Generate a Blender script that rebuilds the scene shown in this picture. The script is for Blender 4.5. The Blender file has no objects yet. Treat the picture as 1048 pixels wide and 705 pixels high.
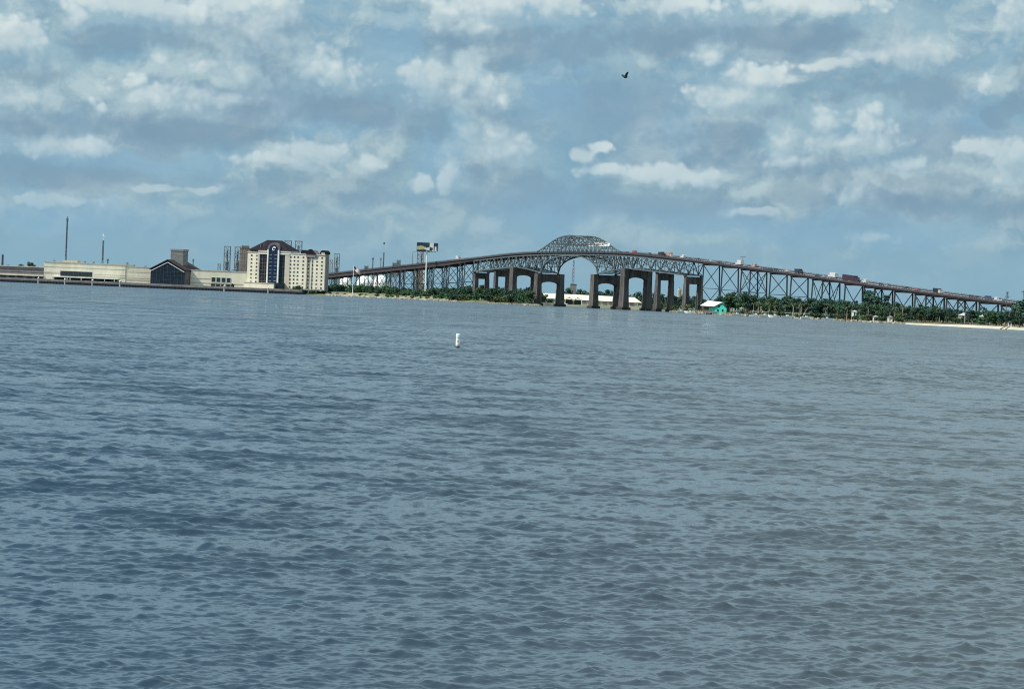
import bpy, math, random
import numpy as np
from mathutils import Vector, Matrix

S = bpy.context.scene
COL = S.collection
random.seed(7)
R = math.radians

# ------------------------------------------------------------------ camera
# photo pixels are 1048 x 705; FP is the focal length in photo pixels
FP, CAMH, ROLL = 2800.0, 6.0, math.atan(0.0425)
PITCH = math.atan(48.1 / FP)
_f = Vector((0, math.cos(PITCH), -math.sin(PITCH)))
_u0 = Vector((0, math.sin(PITCH), math.cos(PITCH)))
_r0 = Vector((1, 0, 0))
_r = _r0 * math.cos(ROLL) + _u0 * math.sin(ROLL)
_u = _u0 * math.cos(ROLL) - _r0 * math.sin(ROLL)
cd = bpy.data.cameras.new('camera')
cam = bpy.data.objects.new('camera', cd)
COL.objects.link(cam)
cd.sensor_width = 36.0
cd.lens = 36.0 * FP / 1048.0
cd.clip_start, cd.clip_end = 1.0, 60000.0
m = Matrix((( _r.x, _u.x, -_f.x, 0), (_r.y, _u.y, -_f.y, 0), (_r.z, _u.z, -_f.z, CAMH), (0, 0, 0, 1)))
cam.matrix_world = m
S.camera = cam

def ray(px, py):
    return _f + _r * ((px - 524.0) / FP) + _u * ((352.5 - py) / FP)
def at(px, py, Y):
    d = ray(px, py)
    return Vector((d.x * Y / d.y, Y, CAMH + d.z * Y / d.y))
def hor(px):
    return 304.4 + 0.0425 * (px - 524.0)
def X(px, Y):
    return at(px, hor(px), Y).x
def Z(px, py, Y):
    return at(px, py, Y).z

# ------------------------------------------------------------------ light
SUN_EL = 44.0
SUN_DIR = Vector((-0.955, -0.295, 0)).normalized() * math.cos(R(SUN_EL)) + Vector((0, 0, math.sin(R(SUN_EL))))
sl = bpy.data.lights.new('sun', 'SUN')
sl.energy, sl.angle, sl.color = 4.8, R(0.6), (1.0, 0.95, 0.86)
so = bpy.data.objects.new('sun', sl)
COL.objects.link(so)
so.rotation_euler = SUN_DIR.to_track_quat('Z', 'Y').to_euler()
so.location = (0, 0, 400)
S.view_settings.view_transform = 'Standard'
S.view_settings.look = 'None'
S.view_settings.exposure = 0.2
S.view_settings.gamma = 1.0
S.cycles.use_denoising = False
S.cycles.max_bounces = 6
S.cycles.filter_width = 1.1
S.cycles.use_adaptive_sampling = True
S.cycles.adaptive_threshold = 0.01

# ------------------------------------------------------------------ node helper
class NT:
    def __init__(s, tree): s.t, s.n, s.l = tree, tree.nodes, tree.links
    def node(s, kind, ins=None, **props):
        nd = s.n.new(kind)
        for k, v in props.items(): setattr(nd, k, v)
        for k, v in (ins or {}).items():
            sk = nd.inputs[k]
            if isinstance(v, bpy.types.NodeSocket): s.l.new(v, sk)
            else: sk.default_value = v
        return nd
    def math(s, op, a, b=0.0, c=0.0, clamp=False):
        return s.node('ShaderNodeMath', {0: a, 1: b, 2: c}, operation=op, use_clamp=clamp).outputs[0]
    def vec(s, op, a, b=(0, 0, 0), c=None):
        ins = {0: a, 1: b}
        if c is not None: ins[2] = c
        nd = s.node('ShaderNodeVectorMath', ins, operation=op)
        return nd.outputs['Value'] if op in ('LENGTH', 'DOT_PRODUCT', 'DISTANCE') else nd.outputs[0]
    def scale(s, a, k):
        nd = s.node('ShaderNodeVectorMath', {0: a}, operation='SCALE')
        if isinstance(k, bpy.types.NodeSocket): s.l.new(k, nd.inputs['Scale'])
        else: nd.inputs['Scale'].default_value = k
        return nd.outputs[0]
    def noise(s, v, scale, detail=3.0, rough=0.5, out=0, dims='3D'):
        return s.node('ShaderNodeTexNoise', {'Vector': v, 'Scale': scale, 'Detail': detail, 'Roughness': rough}, noise_dimensions=dims).outputs[out]
    def remap(s, v, a, b, c=0.0, d=1.0, smooth=True):
        return s.node('ShaderNodeMapRange', {0: v, 1: a, 2: b, 3: c, 4: d}, interpolation_type='SMOOTHSTEP' if smooth else 'LINEAR').outputs[0]
    def mix(s, f, a, b, mode='MIX'):
        nd = s.node('ShaderNodeMix', data_type='RGBA', blend_type=mode)
        for k, v in ((0, f), (6, a), (7, b)):
            if isinstance(v, bpy.types.NodeSocket): s.l.new(v, nd.inputs[k])
            else: nd.inputs[k].default_value = v if k == 0 else (tuple(v) + (1.0,))[:4]
        return nd.outputs[2]

def srgb(r, g, b):
    f = lambda c: (c / 255 / 12.92) if c <= 10 else ((c / 255 + 0.055) / 1.055) ** 2.4
    return (f(r), f(g), f(b))

# ------------------------------------------------------------------ sky (world): Nishita air with banks of cumulus
W = bpy.data.worlds.new('World')
S.world = W
W.use_nodes = True
wt = NT(W.node_tree)
wt.n.clear()
STR = 0.06
# cumulus heaps: place in the photo's sky (pixels), half sizes
CUM = [(438.7, 80, 21, 19), (479, 74, 20, 18), (495, 89, 20, 18), (460, 92, 30, 17), (516, 101, 9, 9), (476, 101, 34, 11),
       (482, 136, 13, 12), (506, 140, 17, 14), (525, 149, 17, 16), (507, 158, 32, 12),
       (460, 10, 22, 18), (477, 27, 32, 12), (498, 30, 22, 9), (505, 4, 34, 16), (567, 5, 32, 16),
       (431, 189, 9, 7), (615, 150, 12, 6), (594, 161, 10, 8), (615, 176, 30, 7), (456, 180, 10, 18),
       (890, 133, 24, 20), (846, 122, 19, 16), (867, 148, 46, 14), (899, 144, 24, 14), (797, 148, 13, 20), (808, 166, 20, 6), (927, 168, 24, 6),
       (778, 81, 32, 13), (749, 100, 38, 18), (727, 55, 13, 11), (927, 52, 38, 16), (845, 67, 30, 6), (890, 57, 28, 10),
       (1036, 155, 15, 13), (1026, 186, 18, 10), (875, 196, 18, 13), (693, 181, 44, 9), (771, 218, 24, 5), (993, 148, 20, 9), (1015, 85, 12, 10), (897, 244, 26, 5),
       (830, 4, 60, 10), (700, 4, 40, 12), (1040, 26, 22, 30),
       (172, 8, 64, 12), (237, 3, 34, 10), (110, 2, 40, 10), (76, 17, 9, 11), (19, 46, 28, 22), (267, 34, 38, 24), (290, 11, 20, 20), (332, 72, 38, 18), (237, 72, 38, 16),
       (172, 95, 52, 17), (221, 99, 42, 8), (23, 101, 28, 13), (103, 114, 13, 9), (92, 103, 9, 8), (164, 57, 13, 11), (320, 156, 26, 16), (282, 164, 38, 7), (156, 193, 26, 4), (202, 195, 18, 4), (382, 168, 14, 8),
       (60, 150, 50, 10), (60, 205, 40, 5)]
DARKC = [(625, 112, 75, 30), (830, 48, 80, 16), (300, 108, 100, 16), (120, 130, 120, 14), (760, 165, 100, 10), (240, 28, 60, 9), (480, 34, 60, 9), (960, 140, 50, 14), (700, 40, 60, 16),
         (60, 180, 90, 14), (640, 215, 160, 12), (930, 205, 90, 10)]
BLUEC = [(560, 75, 26, 40), (410, 50, 18, 40), (560, 215, 60, 20), (130, 165, 80, 9), (690, 135, 24, 14), (60, 225, 120, 16), (820, 235, 160, 14), (450, 150, 18, 30), (990, 115, 30, 16), (340, 130, 50, 9)]

def uv(px, py):
    d = ray(px, py).normalized()
    return (math.atan2(d.x, d.y) * 28.0, math.asin(d.z) * 28.0)      # units of 100 photo pixels

def blob_group(name, blobs, k=0.4, grow=1.3):
    g = bpy.data.node_groups.new(name, 'ShaderNodeTree')
    g.interface.new_socket('P', in_out='INPUT', socket_type='NodeSocketVector')
    g.interface.new_socket('D', in_out='OUTPUT', socket_type='NodeSocketFloat')
    t = NT(g)
    p = t.node('NodeGroupInput').outputs[0]
    acc = None
    for (bx, by, rx, ry) in blobs:
        u, v = uv(bx, by)
        rx, ry = rx / 100 * grow, ry / 100 * grow
        q = t.vec('MULTIPLY_ADD', p, (1 / rx, 1 / ry, 0), (-u / rx, -v / ry, 0))
        ln = t.vec('LENGTH', q)
        acc = ln if acc is None else t.math('SMOOTH_MIN', acc, ln, k)
    t.l.new(t.math('SUBTRACT', 1.0, acc), t.node('NodeGroupOutput').inputs[0])
    return g
gC, gD, gB = blob_group('cumulus_field', CUM), blob_group('grey_field', DARKC), blob_group('clear_field', BLUEC)

# full density of the cumulus at a point of the (azimuth, elevation) chart
gf = bpy.data.node_groups.new('cloud_density', 'ShaderNodeTree')
gf.interface.new_socket('P', in_out='INPUT', socket_type='NodeSocketVector')
gf.interface.new_socket('D', in_out='OUTPUT', socket_type='NodeSocketFloat')
t = NT(gf)
p = t.node('NodeGroupInput').outputs[0]
warp = t.vec('SUBTRACT', t.noise(p, 2.0, 2, 0.55, out=1, dims='2D'), (0.5, 0.5, 0.5))
pw = t.vec('ADD', p, t.vec('MULTIPLY', warp, (0.24, 0.17, 0)))
gn = t.node('ShaderNodeGroup', node_tree=gC); t.l.new(pw, gn.inputs[0])
st = t.vec('MULTIPLY', p, (1.0, 1.5, 1.0))
n1 = t.noise(st, 2.0, 7, 0.54, dims='2D')
vo = t.node('ShaderNodeTexVoronoi', {'Vector': pw, 'Scale': 5.0, 'Smoothness': 0.7}, feature='SMOOTH_F1', voronoi_dimensions='2D').outputs['Distance']
sep = t.node('ShaderNodeSeparateXYZ', {0: p})
# outside the chart of placed heaps the noise alone makes the heaps
hi = t.remap(sep.outputs[1], 3.1, 4.2)
wide = t.math('MAXIMUM', hi, t.remap(t.math('ABSOLUTE', sep.outputs[0]), 5.4, 6.4))
free = t.math('MULTIPLY_ADD', t.noise(t.vec('MULTIPLY', p, (0.5, 0.9, 1)), 0.9, 3, 0.55, dims='2D'), 5.0, -2.6)
fld = t.math('MAXIMUM', gn.outputs[0], t.math('MULTIPLY_ADD', t.math('SUBTRACT', 1.0, wide), -4.0, free))
d = t.math('ADD', t.math('MAXIMUM', fld, -1.2), t.math('MULTIPLY_ADD', n1, 1.1, -0.55))
vo2 = t.node('ShaderNodeTexVoronoi', {'Vector': pw, 'Scale': 12.0, 'Smoothness': 0.6}, feature='SMOOTH_F1', voronoi_dimensions='2D').outputs['Distance']
d = t.math('ADD', d, t.math('ADD', t.math('MULTIPLY_ADD', vo, -0.62, 0.28), t.math('MULTIPLY_ADD', vo2, -0.40, 0.17)))
t.l.new(d, t.node('NodeGroupOutput').inputs[0])

geo = wt.node('ShaderNodeTexCoord').outputs['Generated']
sp = wt.node('ShaderNodeSeparateXYZ', {0: wt.vec('NORMALIZE', geo)})
az = wt.math('ARCTAN2', sp.outputs[0], sp.outputs[1])
el = wt.math('ARCSINE', sp.outputs[2])
P = wt.node('ShaderNodeCombineXYZ', {0: wt.math('MULTIPLY', az, 28.0), 1: wt.math('MULTIPLY', el, 28.0), 2: 0.0}).outputs[0]
Vv = wt.math('MULTIPLY', el, 28.0)
def dens(off):
    g = wt.node('ShaderNodeGroup', node_tree=gf)
    wt.l.new(wt.vec('ADD', P, off) if off else P, g.inputs[0])
    return g.outputs[0]
D0 = dens(None)
D1 = dens((-0.05, 0.11, 0))
D2 = dens((-0.12, 0.34, 0))
gnode = lambda g: (lambda nd: (wt.l.new(Pw, nd.inputs[0]), nd.outputs[0])[1])(wt.node('ShaderNodeGroup', node_tree=g))
wp = wt.vec('SUBTRACT', wt.noise(P, 1.4, 4, 0.6, out=1, dims='2D'), (0.5, 0.5, 0.5))
Pw = wt.vec('ADD', P, wt.vec('MULTIPLY', wp, (0.9, 0.5, 0)))
dark, blue = gnode(gD), gnode(gB)
lit = wt.math('ADD', wt.math('MULTIPLY', wt.math('SUBTRACT', D0, D1), 0.34), wt.math('MULTIPLY', wt.math('SUBTRACT', D0, D2), 0.36))
lit = wt.math('ADD', lit, 0.62)
shade = wt.remap(lit, -0.35, 1.85)
topness = wt.remap(wt.math('SUBTRACT', D0, D2), -0.2, 0.9)
soft, crisp = wt.remap(D0, -0.4, 1.3), wt.remap(D0, -0.12, 0.5)
alpha = wt.math('ADD', wt.math('MULTIPLY', soft, wt.math('SUBTRACT', 1.0, topness)), wt.math('MULTIPLY', crisp, topness))
alpha = wt.math('MULTIPLY', alpha, wt.remap(wt.noise(P, 1.3, 2, 0.55, dims='2D'), 0.34, 0.60, 0.7, 1.0))
sky = wt.node('ShaderNodeTexSky', sky_type='NISHITA', sun_disc=False, sun_elevation=R(SUN_EL),
              sun_rotation=math.atan2(SUN_DIR.x, SUN_DIR.y), air_density=1.0, dust_density=1.2, ozone_density=1.5, altitude=0).outputs[0]
def k(c, s=1.0): return tuple(x / STR * s for x in srgb(*c))
# thin high veil with soft mottling over the blue
veil_n = wt.noise(wt.vec('ADD', wt.vec('MULTIPLY', P, (0.7, 1.2, 1)), wt.vec('MULTIPLY', wp, (0.5, 0.5, 0))), 1.3, 7, 0.6, dims='2D')
veil_c = wt.mix(wt.remap(veil_n, 0.28, 0.72), k((119, 160, 184)), k((150, 181, 194)))
m0 = wt.noise(wt.vec('ADD', wt.vec('MULTIPLY', P, (0.85, 1.25, 1)), wt.vec('MULTIPLY', wp, (0.4, 0.4, 0))), 1.0, 6, 0.55, dims='2D')
m1 = wt.noise(wt.vec('ADD', wt.vec('ADD', wt.vec('MULTIPLY', P, (0.85, 1.25, 1)), wt.vec('MULTIPLY', wp, (0.4, 0.4, 0))), (-0.06, 0.16, 0)), 1.0, 6, 0.55, dims='2D')
mid_c = wt.mix(wt.remap(wt.math('SUBTRACT', m0, m1), -0.11, 0.14), k((120, 155, 176)), k((174, 196, 202)))
veil_c = wt.mix(wt.remap(m0, 0.36, 0.58, 0.0, 0.9), veil_c, mid_c)
low = wt.remap(Vv, 0.0, 1.3)
veil_c = wt.mix(low, k((131, 172, 193)), veil_c)
base = wt.mix(wt.math('MULTIPLY_ADD', low, 0.04, 0.84), sky, veil_c)
base = wt.mix(wt.remap(dark, -0.5, 0.7, 0.0, 0.6), base, k((121, 150, 171)))
base = wt.mix(wt.remap(blue, -0.5, 0.7, 0.0, 0.5), base, k((125, 166, 191)))
base = wt.mix(wt.math('MULTIPLY', wt.remap(wt.math('SUBTRACT', D2, D0), 0.1, 1.3), wt.remap(Vv, 0.4, 1.6, 0.0, 0.6)), base, k((116, 144, 164)))
cc = wt.mix(wt.remap(shade, 0.45, 1.0), wt.mix(wt.remap(shade, 0.0, 0.55), k((124, 152, 171)), k((166, 188, 197))), k((202, 214, 214)))
# lower clouds are seen through more air
cc = wt.mix(wt.remap(Vv, 0.3, 2.4), wt.mix(0.55, cc, k((140, 172, 190))), cc)
alpha = wt.math('MULTIPLY', alpha, wt.remap(Vv, 0.1, 1.6, 0.25, 0.92))
final = wt.mix(alpha, base, cc)
final = wt.vec('MULTIPLY', final, wt.node('ShaderNodeCombineXYZ', {0: wt.remap(Vv, 3.6, 14.0, 1.0, 2.25), 1: wt.remap(Vv, 3.6, 14.0, 1.0, 2.2), 2: wt.remap(Vv, 3.6, 14.0, 1.0, 2.08)}).outputs[0])  # unseen sky above the view, brightness added to lift the water and fill
# below the horizon (never seen): dull water colour
final = wt.mix(wt.remap(Vv, -0.4, -0.02), k((60, 80, 92)), final)
bg = wt.node('ShaderNodeBackground', {'Color': final, 'Strength': STR})
wt.l.new(bg.outputs[0], wt.node('ShaderNodeOutputWorld').inputs[0])
W.cycles.sampling_method = 'MANUAL'
W.cycles.sample_map_resolution = 512

# ------------------------------------------------------------------ materials
def mat(name, col, rough=0.7, var=0.25, scale=0.4, metal=0.0, spec=0.4, col2=None, stretch=(1, 1, 1), rand=0.0):
    mt = bpy.data.materials.new(name)
    mt.use_nodes = True
    t = NT(mt.node_tree); t.n.clear()
    tc = t.node('ShaderNodeTexCoord').outputs['Object']
    n = t.noise(t.vec('MULTIPLY', tc, stretch), scale, 5, 0.6)
    c2 = col2 or tuple(c * (1 - var) for c in col)
    c1 = tuple(min(1, c * (1 + var * 0.5)) for c in col)
    c = t.mix(t.remap(n, 0.32, 0.68), c2, c1)
    if rand:
        oi = t.node('ShaderNodeObjectInfo').outputs['Random']
        hs = t.node('ShaderNodeHueSaturation', {'Color': c, 'Hue': t.math('MULTIPLY_ADD', oi, 0.05, 0.475),
                    'Value': t.math('MULTIPLY_ADD', oi, rand, 1 - rand / 2)})
        c = hs.outputs[0]
    bs = t.node('ShaderNodeBsdfPrincipled', {'Base Color': c, 'Roughness': rough, 'Metallic': metal, 'Specular IOR Level': spec})
    t.l.new(bs.outputs[0], t.node('ShaderNodeOutputMaterial').inputs[0])
    return mt

M = dict(
    cream=mat('cream_stucco', (0.64, 0.59, 0.46), 0.8, 0.12, 0.15, stretch=(1, 1, 0.3)),
    cream_dim=mat('tan_stucco', (0.46, 0.42, 0.34), 0.8, 0.15, 0.2),
    greywall=mat('grey_brown_wall', (0.20, 0.18, 0.185), 0.8, 0.2, 0.2),
    dark=mat('dark_opening', (0.02, 0.022, 0.026), 0.3, 0.3, 0.5),
    glass=mat('window_glass', (0.02, 0.026, 0.03), 0.12, 0.3, 0.5, spec=0.6),
    blueglass=mat('blue_curtain_glass', (0.006, 0.018, 0.05), 0.12, 0.4, 0.25, spec=0.5),
    darkglass=mat('dark_green_glass', (0.008, 0.018, 0.030), 0.35, 0.4, 0.2, spec=0.2),
    roofbrown=mat('brown_roof', (0.05, 0.036, 0.038), 0.9, 0.25, 0.3, spec=0.1),
    roofdark=mat('dark_purple_roof', (0.022, 0.018, 0.025), 0.9, 0.3, 0.3, spec=0.08),
    white=mat('white_paint', (0.80, 0.80, 0.78), 0.55, 0.06, 0.4),
    whitestone=mat('pale_trim', (0.66, 0.66, 0.62), 0.7, 0.1, 0.4),
    brown=mat('brown_cladding', (0.13, 0.105, 0.095), 0.8, 0.25, 0.3),
    concrete_grey=mat('grey_stucco', (0.135, 0.145, 0.145), 0.85, 0.2, 0.25),
    concrete=mat('concrete', (0.36, 0.33, 0.28), 0.85, 0.3, 0.25, stretch=(1, 1, 0.35)),
    pier=mat('stained_concrete', (0.145, 0.12, 0.10), 0.95, 0.35, 0.22, stretch=(1, 1, 0.25)),
    road=mat('worn_concrete_road', (0.28, 0.252, 0.245), 0.85, 0.25, 0.3),
    paint=mat('lane_paint', (0.75, 0.74, 0.70), 0.7, 0.1, 0.5),
    girder=mat('rusty_brown_girder', (0.034, 0.027, 0.034), 0.7, 0.35, 0.25),
    railing=mat('weathered_rail', (0.036, 0.032, 0.038), 0.7, 0.3, 0.4),
    steel=mat('green_grey_steel', (0.075, 0.095, 0.10), 0.55, 0.3, 0.3, spec=0.5),
    steelpale=mat('pale_grey_steel', (0.12, 0.135, 0.14), 0.5, 0.3, 0.3),
    steeldark=mat('dark_teal_steel', (0.045, 0.065, 0.072), 0.55, 0.3, 0.3),
    refinery=mat('hazed_refinery_steel', (0.20, 0.23, 0.26), 0.6, 0.3, 0.3),  # steel lightened to blue-grey: distance haze is put into this colour
    refbrown=mat('refinery_brown', (0.20, 0.155, 0.135), 0.8, 0.25, 0.15),
    mast=mat('mast_steel', (0.10, 0.11, 0.13), 0.5, 0.3, 0.3),
    redpaint=mat('red_paint', (0.22, 0.06, 0.05), 0.6, 0.2, 0.3),
    tank=mat('white_tank', (0.82, 0.81, 0.78), 0.45, 0.05, 0.2),
    teal=mat('teal_paint', (0.05, 0.56, 0.46), 0.55, 0.15, 0.4),
    wood=mat('weathered_wood', (0.10, 0.085, 0.07), 0.85, 0.3, 0.6),
    seawall=mat('black_wet_sheet_piling', (0.020, 0.022, 0.03), 0.6, 0.4, 0.4),
    walk=mat('walkway_concrete', (0.22, 0.20, 0.19), 0.85, 0.3, 0.2),
    sand=mat('pale_sand', (0.42, 0.375, 0.30), 0.95, 0.15, 0.08),
    bank=mat('tan_grassy_bank', (0.30, 0.255, 0.19), 0.95, 0.3, 0.12, col2=(0.06, 0.085, 0.035)),
    rock=mat('riprap_stone', (0.42, 0.37, 0.30), 0.9, 0.4, 0.3),
    rubber=mat('tyre_rubber', (0.02, 0.02, 0.02), 0.8, 0.2, 2.0),
    bark=mat('bark', (0.10, 0.08, 0.06), 0.9, 0.3, 1.5),
    barkpale=mat('pale_palm_bark', (0.30, 0.27, 0.22), 0.9, 0.3, 1.5),
    leafdark=mat('dark_foliage', (0.030, 0.066, 0.042), 0.75, 0.4, 0.35, spec=0.2, rand=0.5, col2=(0.018, 0.044, 0.032)),
    leafmid=mat('green_foliage', (0.050, 0.104, 0.040), 0.75, 0.4, 0.35, spec=0.2, rand=0.5, col2=(0.030, 0.068, 0.032)),
    leafolive=mat('olive_foliage', (0.085, 0.10, 0.034), 0.7, 0.3, 0.35, rand=0.5, col2=(0.040, 0.060, 0.024)),
    reed=mat('dry_reed', (0.20, 0.18, 0.09), 0.85, 0.3, 0.5),
    orange=mat('orange_band', (0.62, 0.22, 0.08), 0.6, 0.15, 2.0),
    algae=mat('dark_waterline', (0.03, 0.035, 0.04), 0.6, 0.3, 2.0),
    feather=mat('black_feather', (0.010, 0.010, 0.012), 0.6, 0.3, 8.0),
    tarp=mat('white_tarp', (0.86, 0.85, 0.80), 0.6, 0.06, 0.3),
    navy=mat('navy_cloth', (0.02, 0.03, 0.10), 0.8, 0.2, 1.0),
    redcloth=mat('red_cloth', (0.45, 0.06, 0.06), 0.8, 0.2, 1.0),
    gold=mat('poster_gold', (0.50, 0.40, 0.20), 0.6, 0.3, 0.5),
    posterdark=mat('poster_navy', (0.02, 0.036, 0.06), 0.6, 0.4, 0.4),
)

def pane_mat():
    mt = bpy.data.materials.new('room_glass'); mt.use_nodes = True
    t = NT(mt.node_tree); t.n.clear()
    r_ = t.node('ShaderNodeObjectInfo').outputs['Random']
    c = t.mix(t.remap(r_, 0.45, 0.95), (0.016, 0.02, 0.024), (0.16, 0.15, 0.13))
    bs = t.node('ShaderNodeBsdfPrincipled', {'Base Color': c, 'Roughness': 0.2})
    t.l.new(bs.outputs[0], t.node('ShaderNodeOutputMaterial').inputs[0])
    return mt
M['room'] = pane_mat()
def pier_mat():
    mt = bpy.data.materials.new('streaked_pier_concrete'); mt.use_nodes = True
    t = NT(mt.node_tree); t.n.clear()
    tc = t.node('ShaderNodeTexCoord').outputs['Object']
    z = t.node('ShaderNodeSeparateXYZ', {0: tc}).outputs[2]
    n = t.noise(t.vec('MULTIPLY', tc, (1, 1, 0.10)), 0.55, 5, 0.6)
    n2 = t.noise(tc, 0.12, 4, 0.6)
    c = t.mix(t.remap(n, 0.35, 0.7), (0.048, 0.046, 0.047), (0.108, 0.099, 0.092))
    c = t.mix(t.remap(n2, 0.5, 0.75, 0.0, 0.6), c, (0.15, 0.13, 0.11))
    c = t.mix(t.remap(t.math('ABSOLUTE', t.math('SUBTRACT', t.math('FRACT', t.math('DIVIDE', z, 4.2)), 0.5)), 0.0, 0.04, 0.45, 0.0), c, (0.06, 0.05, 0.045))
    c = t.mix(t.remap(t.math('ADD', z, t.math('MULTIPLY', n, 2.0)), 2.0, 3.6, 0.85, 0.0), c, (0.025, 0.026, 0.026))
    bs = t.node('ShaderNodeBsdfPrincipled', {'Base Color': c, 'Roughness': 0.95, 'Specular IOR Level': 0.2})
    t.l.new(bs.outputs[0], t.node('ShaderNodeOutputMaterial').inputs[0])
    return mt
M['pier'] = pier_mat()

# ------------------------------------------------------------------ mesh builder
class MB:
    def __init__(s): s.v, s.f = [], []
    def add(s, vs, fs):
        b = len(s.v)
        s.v += [tuple(v) for v in vs]
        s.f += [tuple(i + b for i in f) for f in fs]
        return s
    def box(s, x0, x1, y0, y1, z0, z1):
        return s.add([(x0, y0, z0), (x1, y0, z0), (x1, y1, z0), (x0, y1, z0), (x0, y0, z1), (x1, y0, z1), (x1, y1, z1), (x0, y1, z1)],
                     [(0, 3, 2, 1), (4, 5, 6, 7), (0, 1, 5, 4), (1, 2, 6, 5), (2, 3, 7, 6), (3, 0, 4, 7)])
    def frust(s, c, a, b, z0, a2, b2, z1):
        x, y = c
        return s.add([(x - a, y - b, z0), (x + a, y - b, z0), (x + a, y + b, z0), (x - a, y + b, z0),
                      (x - a2, y - b2, z1), (x + a2, y - b2, z1), (x + a2, y + b2, z1), (x - a2, y + b2, z1)],
                     [(0, 3, 2, 1), (4, 5, 6, 7), (0, 1, 5, 4), (1, 2, 6, 5), (2, 3, 7, 6), (3, 0, 4, 7)])
    def beam(s, p, q, w=0.5, h=None):
        h = h or w
        p, q = Vector(p), Vector(q)
        d = q - p
        if d.length < 1e-6: return s
        d.normalize()
        up = Vector((0, 0, 1)) if abs(d.z) < 0.95 else Vector((1, 0, 0))
        a = d.cross(up).normalized() * (w / 2)
        b = a.cross(d).normalized() * (h / 2)
        vs = [p - a - b, p + a - b, p + a + b, p - a + b, q - a - b, q + a - b, q + a + b, q - a + b]
        return s.add(vs, [(0, 3, 2, 1), (4, 5, 6, 7), (0, 1, 5, 4), (1, 2, 6, 5), (2, 3, 7, 6), (3, 0, 4, 7)])
    def tube(s, p, q, r0, r1=None, n=10, cap=True):
        r1 = r0 if r1 is None else r1
        p, q = Vector(p), Vector(q)
        d = (q - p).normalized()
        up = Vector((0, 0, 1)) if abs(d.z) < 0.95 else Vector((1, 0, 0))
        a = d.cross(up).normalized(); b = a.cross(d)
        vs = []
        for c, r in ((p, r0), (q, r1)):
            for i in range(n):
                an = 2 * math.pi * i / n
                vs.append(c + a * (r * math.cos(an)) + b * (r * math.sin(an)))
        fs = [(i, n + i, n + (i + 1) % n, (i + 1) % n) for i in range(n)]
        if cap: fs += [tuple(range(n)), tuple(range(2 * n - 1, n - 1, -1))]
        return s.add(vs, fs)
    def lathe(s, c, prof, n=20):
        x, y = c
        vs = [(x + r * math.cos(2 * math.pi * i / n), y + r * math.sin(2 * math.pi * i / n), z) for r, z in prof for i in range(n)]
        fs = []
        for j in range(len(prof) - 1):
            for i in range(n):
                fs.append((j * n + i, j * n + (i + 1) % n, (j + 1) * n + (i + 1) % n, (j + 1) * n + i))
        fs += [tuple(range(n - 1, -1, -1)), tuple((len(prof) - 1) * n + i for i in range(n))]
        return s.add(vs, fs)
    def prism(s, poly, y0, y1):                 # polygon in x,z pushed along y
        n = len(poly)
        vs = [(x, y0, z) for x, z in poly] + [(x, y1, z) for x, z in poly]
        return s.add(vs, [tuple(range(n)), tuple(range(2 * n - 1, n - 1, -1))] + [(i, n + i, n + (i + 1) % n, (i + 1) % n) for i in range(n)])
    def build(s, name, m, parent=None, smooth=False):
        me = bpy.data.meshes.new(name)
        me.from_pydata(s.v, [], s.f)
        me.materials.append(m)
        import bmesh
        bm = bmesh.new(); bm.from_mesh(me)
        bmesh.ops.recalc_face_normals(bm, faces=bm.faces)
        bm.to_mesh(me); bm.free()
        if smooth: me.polygons.foreach_set('use_smooth', [True] * len(me.polygons))
        o = bpy.data.objects.new(name, me)
        COL.objects.link(o)
        if parent: o.parent = parent
        return o

def tag(o, label=None, cat=None, group=None, kind=None):
    if label: o['label'] = label
    if cat: o['category'] = cat
    if group: o['group'] = group
    if kind: o['kind'] = kind
    return o
def thing(name, label, cat, loc=(0, 0, 0), rz=0.0, group=None):
    o = bpy.data.objects.new(name, None)
    o.empty_display_size = 1.0
    COL.objects.link(o)
    o.location = loc
    o.rotation_euler = (0, 0, rz)
    return tag(o, label, cat, group)
def copy_thing(root, loc, rz=0.0, sc=1.0, label=None, group=None):
    r = root.copy(); COL.objects.link(r)
    r.location = loc; r.rotation_euler = (0, 0, rz); r.scale = (sc,) * 3 if not isinstance(sc, tuple) else sc
    if label: r['label'] = label
    if group: r['group'] = group
    for ch in list(root.children):
        c = ch.copy(); COL.objects.link(c); c.parent = r
        for g in list(ch.children):
            d = g.copy(); COL.objects.link(d); d.parent = c
    return r

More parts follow.
